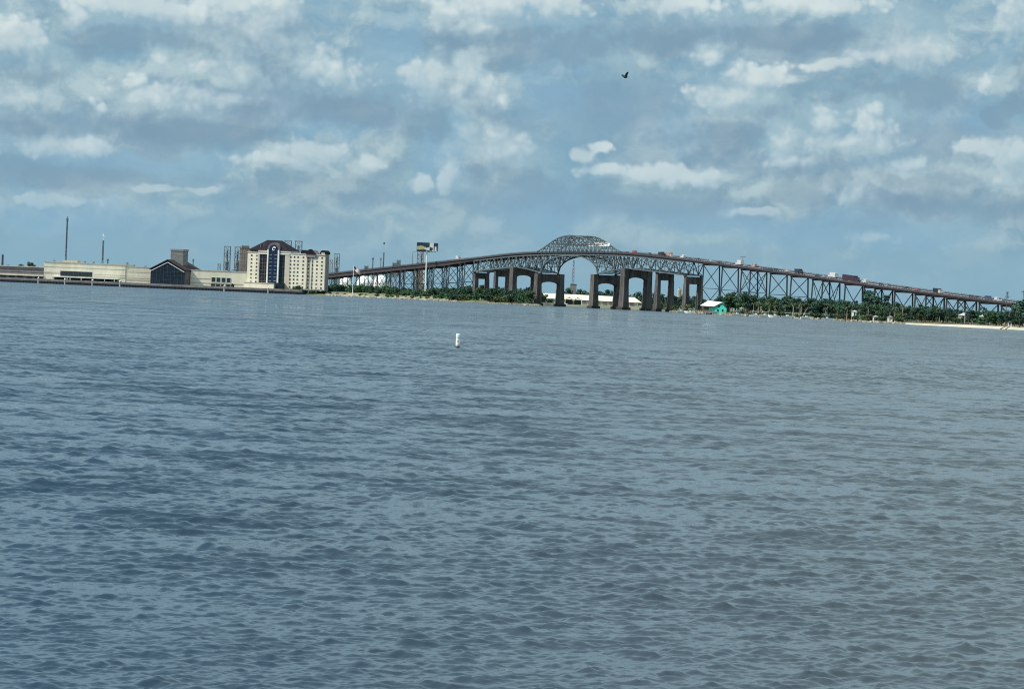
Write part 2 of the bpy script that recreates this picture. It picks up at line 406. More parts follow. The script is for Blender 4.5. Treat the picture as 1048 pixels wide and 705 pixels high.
# ------------------------------------------------------------------ water: one wind-rippled sheet
def make_water():
    rng = np.random.default_rng(3)
    dl, dcur = [], 35.5
    while dcur < 3250.0:
        dl.append(dcur)
        dcur += min(0.27 * dcur * dcur / (CAMH * FP), 0.45 * max(1.0, dcur / 300.0) ** 2, 60.0)
    dist = np.array(dl)
    tx = np.arange(-640.0, 640.1, 1.5) / FP
    nr, nc = len(dist), len(tx)
    Yg = np.repeat(dist[:, None], nc, 1)
    Xg = Yg * tx[None, :]
    spacing = np.abs(np.gradient(dist))
    spx = dist * (tx[1] - tx[0])
    H = np.zeros_like(Yg)
    nw = 170
    lam = np.exp(rng.uniform(math.log(0.08), math.log(2.0), nw))
    th = R(-90) + R(10) + rng.normal(0, R(29), nw)
    slope = 0.30 / math.sqrt(nw / 2.0)
    lost = np.zeros(nr)
    for L, a, ph in zip(lam, th, rng.uniform(0, 6.283, nw)):
        kk = 2 * math.pi / L
        s = slope * (0.80 if L < 0.25 else 1.0 if L < 0.7 else 0.8)
        open_ = np.clip((dist - 55.0) / 110.0, 0, 1) ** 0.8                  # sheltered water near the bank, choppier farther out
        gain = (0.62 + 1.0 * open_) if L > 0.6 else (0.95 + 0.4 * open_)
        need = np.maximum(spacing * abs(math.sin(a)), spx * abs(math.cos(a))) * 2.2
        w = np.clip((L - need) / (0.6 * L), 0, 1)
        lost += (s * s / 2) * (1 - w * w)
        rows = np.nonzero(w > 0)[0]
        if len(rows) == 0: continue
        r1 = rows[-1] + 1
        arg = kk * (math.cos(a) * Xg[:r1] + math.sin(a) * Yg[:r1]) + ph
        si = np.sin(arg)
        # sharpened crests
        H[:r1] += (s / kk) * (w * gain)[:r1, None] * (si + 0.22 * np.cos(2 * arg + math.pi))
    # gusts: ripples stronger in some patches
    g = 1 + 0.28 * np.sin(Xg / 23 + 1.3 * np.sin(Yg / 41)) * np.sin(Yg / 37 + 0.8 * np.sin(Xg / 17))
    H *= g
    sd = np.maximum(H.std(axis=1, keepdims=True), 1e-4)
    H = H + 0.10 * (H * H / sd - sd)
    co = np.stack([Xg, Yg, H], -1).reshape(-1, 3)
    idx = np.arange(nr * nc).reshape(nr, nc)
    q = np.stack([idx[:-1, :-1], idx[:-1, 1:], idx[1:, 1:], idx[1:, :-1]], -1).reshape(-1, 4)
    # the rest of the lake round the fine wedge (coarse)
    extra, ef = [], []
    b = len(co)
    rmax, rmin = dist[-1], dist[0]
    yl, t0 = None, tx[-1]
    def ev(x, y): extra.append((x, y, 0.0)); return b + len(extra) - 1
    far = 9000.0
    a0, a1, a2, a3 = idx[0, 0], idx[0, -1], idx[-1, -1], idx[-1, 0]
    s1, s2, s3, s4 = ev(-3000, -250), ev(3000, -250), ev(3000, 4500), ev(-3000, 4500)
    ef += [(s1, s2, a1, a0), (s2, s3, a2, a1), (s3, s4, a3, a2), (s4, s1, a0, a3)]
    co = np.concatenate([co, np.array(extra)])
    q = np.concatenate([q, np.array(ef)])
    me = bpy.data.meshes.new('water')
    me.vertices.add(len(co)); me.vertices.foreach_set('co', co.astype(np.float32).ravel())
    me.loops.add(q.size); me.loops.foreach_set('vertex_index', q.astype(np.int32).ravel())
    me.polygons.add(len(q)); me.polygons.foreach_set('loop_start', np.arange(0, q.size, 4, dtype=np.int32))
    me.polygons.foreach_set('use_smooth', np.ones(len(q), dtype=bool))
    me.update(calc_edges=True)
    # slope of the ripples too fine for the mesh at that distance
    at_ = me.attributes.new('fine_slope', 'FLOAT', 'POINT')
    fs = np.full(len(co), math.sqrt(lost[-1]), np.float32)
    fs[:nr * nc] = np.repeat(np.sqrt(lost + 0.02 ** 2)[:, None], nc, 1).ravel()
    at_.data.foreach_set('value', fs)
    mt = bpy.data.materials.new('lake_water'); mt.use_nodes = True
    t = NT(mt.node_tree); t.n.clear()
    g = t.node('ShaderNodeNewGeometry')
    pos = g.outputs['Position']
    a = t.node('ShaderNodeAttribute', attribute_name='fine_slope').outputs['Fac']
    nz = lambda v, sc, de, ro: t.vec('SUBTRACT', t.noise(v, sc, de, ro, out=1, dims='2D'), (0.5, 0.5, 0.5))
    fine = nz(t.vec('MULTIPLY', pos, (0.42, 1, 0)), 1.3, 4, 0.8)
    midw = nz(t.vec('MULTIPLY', pos, (0.5, 1, 0)), 0.22, 3, 0.8)
    wide = nz(t.vec('MULTIPLY', pos, (0.8, 1, 0)), 0.035, 4, 0.85)
    sl_ = t.vec('ADD', t.vec('ADD', t.scale(fine, 2.6), t.scale(midw, 2.6)), t.scale(wide, 1.8))
    gust = t.remap(t.noise(t.vec('MULTIPLY', pos, (0.02, 0.006, 0)), 1.0, 4, 0.6, dims='2D'), 0.25, 0.75, 0.7, 1.3)
    sl_ = t.vec('MULTIPLY', t.scale(sl_, t.math('MULTIPLY', gust, t.math('MULTIPLY', a, 2.0))), (0.95, 1.0, 0))
    sl_ = t.vec('ADD', sl_, t.node('ShaderNodeCombineXYZ', {0: 0.0, 1: t.math('MULTIPLY', a, -0.9), 2: 0.0}).outputs[0])   # seen wave faces lean to the near shore
    nrm = t.vec('NORMALIZE', t.vec('ADD', g.outputs['Normal'], sl_))
    big = t.noise(t.vec('MULTIPLY', pos, (0.004, 0.002, 0)), 1.0, 3, 0.5)
    px = t.node('ShaderNodeSeparateXYZ', {0: pos})
    side_mix = t.remap(t.math('ADD', t.math('DIVIDE', px.outputs[0], t.math('ADD', px.outputs[1], 60.0)), t.math('MULTIPLY_ADD', big, 0.12, -0.06)), -0.12, 0.12)  # body colour runs from bluer on the left to greyer on the right
    bc = t.mix(side_mix, (0.015, 0.036, 0.062), (0.048, 0.058, 0.066))
    bs = t.node('ShaderNodeBsdfPrincipled', {'Base Color': bc, 'Roughness': 0.045, 'IOR': 1.333, 'Normal': nrm})
    t.l.new(bs.outputs[0], t.node('ShaderNodeOutputMaterial').inputs[0])
    me.materials.append(mt)
    o = bpy.data.objects.new('water', me); COL.objects.link(o)
    tag(o, kind='structure')
make_water()

# ------------------------------------------------------------------ land
SHORE = [(-700, 2900), (-160, 2700), (0, 2702), (310, 2702), (332, 2690), (360, 2640), (400, 2560), (440, 2500), (500, 2390), (534, 2320), (548, 2300), (553, 2312),
         (562, 2440), (580, 2530), (640, 2540), (662, 2380), (672, 2230), (690, 2080), (716, 1970), (760, 1875), (840, 1750), (918, 1645), (985, 1560), (1048, 1492), (1150, 1420), (1500, 1300)]
def shore_pts(step=6):
    out = []
    for (a, ya), (b, yb) in zip(SHORE[:-1], SHORE[1:]):
        n = max(1, int(abs(b - a) / step))
        for i in range(n):
            u = i / n
            out.append((a + (b - a) * u, ya + (yb - ya) * u))
    return out + [SHORE[-1]]
def shoreY(px):
    return float(np.interp(px, [s[0] for s in SHORE], [s[1] for s in SHORE]))

def up_(px): return float(np.interp(px, [325, 340, 440, 480, 500], [0, 1.9, 1.9, 0.6, 0]))
def make_land():
    rows = []
    rnd = random.Random(5)
    for px, Y in shore_pts():
        x = X(px, Y)
        j = rnd.uniform(-3, 3)
        rows.append([(x, Y + j - 6, -1.2), (x, Y + j, -0.15), (x * 1.004, Y + j + 9, 0.7), (x * 1.009, Y + j + 26, 1.6 + up_(px) + rnd.uniform(-.3, .3)), (x * 1.02, Y + 75, 2.3 + up_(px) * 1.3),
                     (x * (Y + 420) / Y, Y + 420, 2.6), (x * 4500 / Y, 4500, 2.6)])
    mb = MB()
    n = len(rows[0])
    vs = [p for r in rows for p in r]
    fs = [(i * n + j, (i + 1) * n + j, (i + 1) * n + j + 1, i * n + j + 1) for i in range(len(rows) - 1) for j in range(n - 1)]
    mb.add(vs, fs)
    gm = mat('grassy_ground', (0.085, 0.095, 0.045), 0.95, 0.4, 0.05, col2=(0.16, 0.135, 0.09))
    tag(mb.build('ground', gm, smooth=True), kind='structure')
    # the sandy beach on the right, a sheet lying on the bank
    def strip(name, px0, px1, m, yoff0, yoff1, z0, z1, taper=True):
        b = MB(); vs = []
        N = 40
        for i in range(N + 1):
            u = i / N
            px = px0 + (px1 - px0) * u
            Y = shoreY(px); x = X(px, Y)
            w = min(1, u * 5) if taper else 1
            jit = rnd.uniform(-1, 1)
            ya, yb = yoff0 + jit, yoff0 + (yoff1 - yoff0) * max(0.2, w) + jit
            vs += [(x, Y + ya - 3, -0.6), (x, Y + ya, z0), (x * 1.002, Y + (ya + yb) / 2, (z0 + z1) / 2 + 0.25 * w), (x * 1.004, Y + yb, z0 + (z1 - z0) * max(0.25, w))]
        fs = [(i * 4 + j, (i + 1) * 4 + j, (i + 1) * 4 + j + 1, i * 4 + j + 1) for i in range(N) for j in range(3)]
        b.add(vs, fs)
        return tag(b.build(name, m, smooth=True), kind='structure')
    strip('beach', 925, 1250, M['sand'], -9, 12, 0.10, 1.5)
    strip('beach', 334, 462, M['bank'], -5, 26, 0.05, 3.3)
make_land()

# ------------------------------------------------------------------ the big bridge
BC, BE, BN = Vector((52.0, 2285.0, 0)), Vector((0.350, -0.937, 0)), Vector((-0.937, -0.350, 0))
def bp(t, off, z): 
    v = BC + BE * t + BN * off
    return Vector((v.x, v.y, z))
_zt = [-1100, -900, -719, -525, -236, -126, -64, 0, 64, 126, 236, 407, 575, 710, 860, 1000]
_zz = [8.0, 15.0, 22.0, 29.5, 40.2, 44.8, 45.6, 45.8, 45.6, 44.9, 40.2, 31.2, 21.6, 14.9, 7.5, 3.2]
_ft = np.arange(-1150, 1051, 5.0)
_fz = np.convolve(np.pad(np.interp(_ft, _zt, _zz), 8, mode='edge'), np.ones(17) / 17, 'valid')
def zr(t): return float(np.interp(t, _ft, _fz))          # road surface
def zl(t):                                               # lower chord
    if abs(t) < 64: return 28.2 + 14.6 * math.sqrt(max(0.0, 1 - (abs(t) / 64) ** 2.3))
    return float(np.interp(abs(t), [64, 80, 100, 126, 182, 236], [28.2, 29.6, 31.4, 32.8, 30.6, 28.2]))
def zu(t):                                               # upper chord of the arch above the road
    return float(np.interp(abs(t), [0, 14, 28, 40, 52, 64, 76], [59.6, 59.2, 57.4, 54.8, 51.4, 48.4, 46.0]))
T0, T1 = -1040, 940

bridge = thing('truss_bridge', 'long high steel truss road bridge with arched main span and concrete portal piers', 'bridge', (BC.x, BC.y, 0))
def bbuild(mb, name, m, parent=bridge, smooth=False):
    o_ = BC if True else None
    mb.v = [(v[0] - BC.x, v[1] - BC.y, v[2]) for v in mb.v]
    return mb.build(name, m, parent, smooth)
def gd(t): return float(np.interp(t, [-320, -236, 200, 236], [3.9, 2.2, 2.0, 1.75]))
def sweep(mb, prof, ts, closed=True):
    n = len(prof); vs = []
    for t in ts:
        z = zr(t)
        vs += [bp(t, o, z + (dz if dz > -3 else -gd(t))) for o, dz in prof]
    fs = [(i * n + j, (i + 1) * n + j, (i + 1) * n + (j + 1) % n, i * n + (j + 1) % n) for i in range(len(ts) - 1) for j in range(n)]
    fs += [tuple(range(n)), tuple((len(ts) - 1) * n + j for j in range(n - 1, -1, -1))]
    mb.add(vs, fs)
TS = list(np.arange(T0, T1 + 1, 10.0))
HW = 7.6
mb = MB(); sweep(mb, [(-HW, 0), (HW, 0), (HW, -0.6), (-HW, -0.6)], TS); deck = bbuild(mb, 'road_deck', M['road'])
for o in (-6.7, -2.3, 2.3, 6.7):
    mb = MB(); sweep(mb, [(o - .25, -0.61), (o + .25, -0.61), (o + .25, -3.8), (o - .25, -3.8)], TS); bbuild(mb, 'girder', M['girder'])
mb = MB()
for t in np.arange(T0 + 5, T1, 10.0):
    mb.beam(bp(t, -6.4, zr(t) - 1.25), bp(t, 6.4, zr(t) - 1.25), 0.4, 0.9)
bbuild(mb, 'cross_beam', M['girder'])
for sgn in (-1, 1):
    a = sgn * HW
    mb = MB()
    sweep(mb, [(a - .22, -0.75), (a + .22, -0.75), (a + .22, 0.62), (a - .22, 0.62)], TS)
    sweep(mb, [(a - .12, 0.95), (a + .12, 0.95), (a + .12, 1.15), (a - .12, 1.15)], TS)
    for t in np.arange(T0 + 1, T1, 4.0):
        mb.beam(bp(t, a, zr(t) + 0.4), bp(t, a, zr(t) + 1.0), 0.22)
    bbuild(mb, 'railing', M['railing'])
mb = MB()
for o in (-3.6, 3.6):
    for t in np.arange(T0 + 2, T1 - 6, 12.0):
        mb.add([bp(t, o - .09, zr(t) + .006), bp(t + 4, o - .09, zr(t + 4) + .006), bp(t + 4, o + .09, zr(t + 4) + .006), bp(t, o + .09, zr(t) + .006)], [(0, 1, 2, 3)])
sweep(mb, [(-.14, 0.004), (.14, 0.004), (.14, .008), (-.14, .008)], TS)
bbuild(mb, 'lane_marking', M['paint'])

# deck trusses, both sides
TW = 8.0
nodes = [-236, -227, -218, -209, -200, -191, -182, -172.7, -163.3, -154, -144.7, -135.3, -126, -117, -108, -99, -90, -81.5, -73, -64]
nodes += [-60, -53, -45, -37, -27.5, -18.5, -9.2, 0]
nodes = nodes + [-t for t in nodes[-2::-1]]
for sgn in (-1, 1):
    o = sgn * TW
    mb = MB()
    for i, t in enumerate(nodes):
        zt_, zb = zr(t) - 2.3, zl(t)
        mb.beam(bp(t, o, zt_), bp(t, o, zb), 0.5)
        if i + 1 < len(nodes):
            t2 = nodes[i + 1]
            mb.beam(bp(t, o, zt_), bp(t2, o, zr(t2) - 2.3), 0.6, 0.9)
            mb.beam(bp(t, o, zb), bp(t2, o, zl(t2)), 0.7, 0.9)
            if zt_ - zb > 2.5:
                if (i % 2 == 0): mb.beam(bp(t, o, zt_), bp(t2, o, zl(t2)), 0.55)
                else: mb.beam(bp(t, o, zb), bp(t2, o, zr(t2) - 2.3), 0.55)
                if zt_ - zb > 11:                                  # sub-struts of the deep panels over the main piers
                    zm = (zt_ + zb) / 2; zm2 = (zr(t2) - 2.3 + zl(t2)) / 2
                    mb.beam(bp(t, o, zm), bp(t2, o, zm2), 0.35)
                    if i % 2 == 0: mb.beam(bp((t + t2) / 2, o, (zm + zm2) / 2), bp(t2, o, zr(t2) - 2.3), 0.35)
                    else: mb.beam(bp((t + t2) / 2, o, (zm + zm2) / 2), bp(t, o, zt_), 0.35)
    bbuild(mb, 'side_truss', M['steel'])
mb = MB()
for i, t in enumerate(nodes):
    zt_, zb = zr(t) - 2.5, zl(t)
    mb.beam(bp(t, -TW, zb), bp(t, TW, zb), 0.45)
    if zt_ - zb > 3 and i % 2 == 0:
        mb.beam(bp(t, -TW, zb), bp(t, TW, zt_), 0.35); mb.beam(bp(t, TW, zb), bp(t, -TW, zt_), 0.35)
    if i + 1 < len(nodes):
        t2 = nodes[i + 1]
        mb.beam(bp(t, -TW, zb), bp(t2, TW, zl(t2)), 0.3)
bbuild(mb, 'sway_bracing', M['steelpale'])
# the arch above the road
un = [-76, -64, -55, -46, -37, -27.5, -18.5, -9.2, 0]
un = un + [-t for t in un[-2::-1]]
for sgn in (-1, 1):
    o = sgn * TW
    mb = MB()
    for i, t in enumerate(un):
        if 0 < i < len(un) - 1: mb.beam(bp(t, o, zr(t) - 2.3), bp(t, o, zu(t)), 0.45)
        if i + 1 < len(un):
            t2 = un[i + 1]
            mb.beam(bp(t, o, zu(t)), bp(t2, o, zu(t2)), 0.7, 0.9)
            a, b = (t, t2) if t < 0 else (t2, t)
            if 0 < i < len(un) - 2: mb.beam(bp(a, o, zr(a)), bp(b, o, zu(b)), 0.4)
            if abs(t) < 50 and abs(t2) < 50:
                mb.beam(bp(t, o, zr(t) + 6.2), bp(t2, o, zr(t2) + 6.2), 0.35)
                mb.beam(bp(b, o, zr(b)), bp((a + b) / 2, o, (zr(a) + zu(b)) / 2), 0.3)
    bbuild(mb, 'upper_arch', M['steel'])
mb = MB()
for i, t in enumerate(un):
    if not 0 < i < len(un) - 1: continue
    mb.beam(bp(t, -TW, zu(t)), bp(t, TW, zu(t)), 0.45)
    if zu(t) - zr(t) > 8:
        h = zr(t) + 6.4
        mb.beam(bp(t, -TW, h), bp(t, TW, h), 0.45)
        mb.beam(bp(t, -TW, h), bp(t, 0, zu(t)), 0.32); mb.beam(bp(t, TW, h), bp(t, 0, zu(t)), 0.32)
        mb.beam(bp(t, -TW, zu(t)), bp(t, 0, h), 0.32); mb.beam(bp(t, TW, zu(t)), bp(t, 0, h), 0.32)
    if i + 1 < len(un) - 1:
        t2 = un[i + 1]
        mb.beam(bp(t, -TW, zu(t)), bp(t2, TW, zu(t2)), 0.3); mb.beam(bp(t, TW, zu(t)), bp(t2, -TW, zu(t2)), 0.3)
bbuild(mb, 'top_bracing', M['steelpale'])

# concrete portal piers
def pier(t, half, top, lw, ll, cd_, arch, legtop=0.0, foot=True):
    mb = MB()
    inner = half - lw / 2
    zb = top - cd_
    N = 14 if arch else 1
    pts = [(-half - lw * .5 + .05, top), (half + lw * .5 - .05, top), (half + lw * .5 - .05, top - cd_ - arch)]
    pts += [(half - lw * .5, top - cd_ - arch)]
    if arch:
        pts += [(inner * math.cos(math.pi * i / N), zb - arch + arch * math.sin(math.pi * i / N) ** 0.7) for i in range(1, N)]
    pts += [(-half + lw * .5, top - cd_ - arch), (-half - lw * .5 + .05, top - cd_ - arch)]
    n = len(pts)
    vs = [bp(t - ll / 2 + .5, o, z) for o, z in pts] + [bp(t + ll / 2 - .5, o, z) for o, z in pts]
    mb.add(vs, [tuple(range(n)), tuple(range(2 * n - 1, n - 1, -1))] + [(i, n + i, n + (i + 1) % n, (i + 1) % n) for i in range(n)])
    # bearing blocks under the trusses
    for o in (-TW, TW) if half > 8 else (-min(TW, half + lw * .4), min(TW, half + lw * .4)):
        vs = [bp(t + a, o + b, z) for z in (top - .1, zl(t) - .3) for a, b in ((-1.2, -1), (1.2, -1), (1.2, 1), (-1.2, 1))]
        mb.add(vs, [(0, 1, 2, 3), (4, 5, 6, 7), (0, 1, 5, 4), (1, 2, 6, 5), (2, 3, 7, 6), (3, 0, 4, 7)])
    pr = bbuild(mb, 'pier', M['pier'])
    for sgn in (-1, 1):
        o = sgn * half
        mb = MB()
        za = top - cd_ - arch + 0.02 if not legtop else top + legtop
        sect = [(1.0, za), (1.03, 18.0), (1.14, 8), (1.26, -3.0)]
        vs = []
        for s_, z in sect:
            vs += [bp(t + a * ll / 2 * s_, o + b * lw / 2 * s_ ** 1.6, z) for a, b in ((-1, -1), (1, -1), (1, 1), (-1, 1))]
        fs = [(0, 1, 2, 3), (12, 15, 14, 13)]
        for j in range(3):
            for i in range(4): fs.append((j * 4 + i, j * 4 + (i + 1) % 4, j * 4 + 4 + (i + 1) % 4, j * 4 + 4 + i))
        mb.add(vs, fs)
        if foot:
            vs = [bp(t + a * ll * .72, o + b * lw * .95, z) for z in (-3, 2.0) for a, b in ((-1, -1), (1, -1), (1, 1), (-1, 1))]
            mb.add(vs, [(0, 1, 2, 3), (4, 5, 6, 7), (0, 1, 5, 4), (1, 2, 6, 5), (2, 3, 7, 6), (3, 0, 4, 7)])
        bbuild(mb, 'leg', M['pier'], pr)
for t in (-236, -182, 182, 236): pier(t, 5.6, zl(t) - 1.0, 2.6, 5.5, 5.6, 0)
for t in (-126, 126): pier(t, 10.0, zl(t) - 0.6, 3.8, 8.5, 6.4, 3.0, legtop=0.3)
for t in (-64, 64): pier(t, 10.4, zl(t) - 1.0, 3.8, 8.0, 6.6, 3.0, legtop=0.3)

# steel trestle bents of the two approaches
def bent(t, legw=0.8, tower_to=None):
    top = zr(t) - gd(t) - .05
    z0 = 1.8
    if top < 5: return
    sp_t, sp_b = 6.4, 6.4 + (top - z0) * 0.035
    mb = MB()
    mb.beam(bp(t, -sp_t - .8, top - .45), bp(t, sp_t + .8, top - .45), 0.8, 0.9)
    npan = max(1, round((top - z0) / 17.0))
    wz = lambda z: sp_b + (sp_t - sp_b) * (z - z0) / (top - z0)
    for i in range(npan):
        za, zb_ = z0 + (top - .9 - z0) * i / npan, z0 + (top - .9 - z0) * (i + 1) / npan
        mb.beam(bp(t, -wz(za), za), bp(t, wz(zb_), zb_), 0.42); mb.beam(bp(t, wz(za), za), bp(t, -wz(zb_), zb_), 0.42)
        mb.beam(bp(t, -wz(za), za), bp(t, wz(za), za), 0.4)
    if tower_to is not None:                                       # longitudinal bracing to the twin bent
        for sgn in (-1, 1):
            for i in range(npan):
                za, zb_ = z0 + (top - .9 - z0) * i / npan, z0 + (top - .9 - z0) * (i + 1) / npan
                mb.beam(bp(t, sgn * wz(za), za), bp(tower_to, sgn * wz(zb_), zb_), 0.38)
                mb.beam(bp(tower_to, sgn * wz(za), za), bp(t, sgn * wz(zb_), zb_), 0.38)
    br = bbuild(mb, 'trestle_bent', M['steeldark'])
    for sgn in (-1, 1):
        mb = MB()
        mb.beam(bp(t, sgn * sp_b, z0 - 1.2), bp(t, sgn * sp_t, top - .9), legw)
        mb.beam(bp(t, sgn * sp_b, z0 - 3), bp(t, sgn * sp_b, z0 + .2), 2.0)
        bbuild(mb, 'leg', M['steeldark'], br)
t = 236 + 32
pat = [33, 33, 15, 33, 33, 33, 15, 33, 27, 15, 27, 27, 14, 26, 14, 26, 26, 14, 26, 26, 14, 26, 26, 26, 26]
for i, d in enumerate(pat):
    bent(t, 0.95, tower_to=t + d if d < 20 else None); t += d
t = -236 - 28
pat = [14, 30, 14, 30, 14, 30, 14, 30, 14, 30, 14, 30, 14, 30, 30, 30, 30, 30, 30, 30]
for d in pat:
    bent(t, 0.9, tower_to=t - d if d < 20 else None); t -= d

# white sheeting hung along the far side of the arch during paint work
mb = MB()
vs = []
ST = np.linspace(4, 50, 13)
for i, t in enumerate(ST):
    top = 54.4 - (t / 50) ** 2 * .8; sag = 0.25 * math.sin(i * 1.7)
    lo = top - 3.0 + sag * .4
    vs += [bp(t, -TW + .75, top), bp(t, -TW + 1.0, lo), bp(t, -TW + .75, lo), bp(t, -TW + .55, top)]
fs = [(i * 4 + j, (i + 1) * 4 + j, (i + 1) * 4 + (j + 1) % 4, i * 4 + (j + 1) % 4) for i in range(12) for j in range(4)] + [(0, 1, 2, 3), (51, 50, 49, 48)]
tag(mb.add(vs, fs).build('sheet_cover', M['tarp']), 'long white sheet hung along the far side of the bridge arch, right of its crest', 'sheet')

# ------------------------------------------------------------------ vehicles on the bridge
VM = {}
def paint(name, c):
    if name not in VM: VM[name] = mat(name + '_car_paint', c, 0.3, 0.06, 0.5, spec=0.6)
    return VM[name]
PAINTS = dict(white=(0.46, 0.46, 0.46), red=(0.24, 0.05, 0.06), black=(0.012, 0.012, 0.015), silver=(0.32, 0.33, 0.34), grey=(0.13, 0.135, 0.14), blue=(0.04, 0.055, 0.09),
              maroon=(0.035, 0.012, 0.022), pink=(0.30, 0.215, 0.205), tan=(0.42, 0.36, 0.27), darkgreen=(0.02, 0.05, 0.03), darkblue=(0.012, 0.020, 0.05))
def side_prism(mb, poly, w): return mb.prism(poly, -w / 2, w / 2)
def wheels(root, xs, w, r=0.36):
    for x in xs:
        for s in (-1, 1):
            y = s * (w / 2 - 0.12)
            wb = MB().tube((x, y - .12, r), (x, y + .12, r), r, n=14)
            o = wb.build('wheel', M['rubber'], root)
            MB().tube((x, y - .135, r), (x, y + .135, r), r * .55, n=10).build('hub', M['steelpale'], o)
def car(colour, label, kind='sedan', group='vehicles crossing the bridge'):
    pm = paint(colour, PAINTS[colour])
    cat = {'sedan': 'car', 'suv': 'car', 'van': 'van', 'pickup': 'pickup truck'}[kind]
    root = thing('parked_car' if False else {'sedan': 'car', 'suv': 'car', 'van': 'van', 'pickup': 'pickup_truck'}[kind], label, cat, group=group)
    if kind == 'sedan':
        L, H, w = 4.6, 1.46, 1.82
        body = [(-2.3, .32), (-2.3, .85), (-2.1, .95), (-1.4, .98), (1.0, .95), (2.1, .78), (2.3, .6), (2.3, .32)]
        cab = [(-1.75, .95), (-1.05, 1.44), (.25, 1.46), (1.1, .94)]
    elif kind == 'suv':
        L, H, w = 4.7, 1.8, 1.95
        body = [(-2.35, .4), (-2.38, 1.05), (-2.2, 1.12), (1.0, 1.12), (2.2, 1.0), (2.35, .75), (2.35, .4)]
        cab = [(-2.25, 1.1), (-2.0, 1.76), (.35, 1.8), (1.15, 1.1)]
    elif kind == 'pickup':
        L, H, w = 5.7, 1.9, 2.0
        body = [(-2.85, .5), (-2.85, 1.15), (-.75, 1.15), (1.2, 1.15), (2.6, 1.08), (2.85, .85), (2.85, .5)]
        cab = [(-.75, 1.13), (-.6, 1.86), (.6, 1.88), (1.35, 1.13)]
    else:
        L, H, w = 5.8, 2.5, 2.05
        body = [(-2.9, .4), (-2.9, 2.4), (-2.7, 2.52), (1.3, 2.52), (2.0, 1.5), (2.85, 1.2), (2.9, .9), (2.9, .4)]
        cab = None
    mb = MB(); side_prism(mb, body, w)
    if cab:
        n = len(cab)
        vs = [(x, -w / 2 + (.05 if z < 1.2 else .22), z) for x, z in cab] + [(x, w / 2 - (.05 if z < 1.2 else .22), z) for x, z in cab]
        mb.add(vs, [tuple(range(n)), tuple(range(2 * n - 1, n - 1, -1))] + [(i, n + i, n + (i + 1) % n, (i + 1) % n) for i in range(n)])
    mb.build('body', pm, root)
    g = MB()
    if cab:
        (x0, z0), (x1, z1), (x2, z2), (x3, z3) = cab
        zz0, zz1 = z0 + .06, z1 - .1
        for s in (-1, 1):
            ya, yb = s * (w / 2 - .045), s * (w / 2 - .20)
            g.add([(x0 + .28, ya, zz0), (x3 - .28, ya, zz0), (x2 - .02, yb, zz1), (x1 + .05, yb, zz1), (x0 + .28, ya - s * .05, zz0), (x3 - .28, ya - s * .05, zz0), (x2 - .02, yb - s * .05, zz1), (x1 + .05, yb - s * .05, zz1)],
                  [(0, 1, 2, 3), (4, 5, 6, 7), (0, 1, 5, 4), (2, 3, 7, 6), (1, 2, 6, 5), (0, 3, 7, 4)])
        for (xa, za, xb, zb, sg) in ((x3, z3, x2, z2, 1), (x0, z0, x1, z1, -1)):
            nx = .02 * sg
            pts = [(xa * .94 + xb * .06 + nx, -w / 2 + .14, za + .07), (xa * .94 + xb * .06 + nx, w / 2 - .14, za + .07), (xa * .12 + xb * .88 + nx, w / 2 - .26, zb - .07), (xa * .12 + xb * .88 + nx, -w / 2 + .26, zb - .07)]
            g.add(pts + [(x - nx * 3, y, z - .02) for x, y, z in pts], [(0, 1, 2, 3), (4, 5, 6, 7), (0, 1, 5, 4), (1, 2, 6, 5), (2, 3, 7, 6), (3, 0, 4, 7)])
    else:
        pts = [(1.42, -.9, 2.36), (1.42, .9, 2.36), (2.0, .92, 1.55), (2.0, -.92, 1.55)]
        g.add([(x + .02, y, z + .02) for x, y, z in pts] + [(x - .06, y, z - .04) for x, y, z in pts], [(0, 1, 2, 3), (4, 5, 6, 7), (0, 1, 5, 4), (1, 2, 6, 5), (2, 3, 7, 6), (3, 0, 4, 7)])
        for s in (-1, 1): g.box(.3, 1.3, s * w / 2 - .02, s * w / 2 + .02, 1.5, 2.2)
    g.build('window', M['glass'], root)
    for s in (-1, 1):
        MB().box(L / 2 - .05, L / 2 + .03, s * .68 - .2, s * .68 + .2, .66, .82).build('headlight', M['white'], root)
        MB().box(-L / 2 - .03, -L / 2 + .06, s * .70 - .18, s * .70 + .18, .70, .88).build('tail_light', M['redpaint'], root)
    wheels(root, (-L * .31, L * .31), w)
    return root
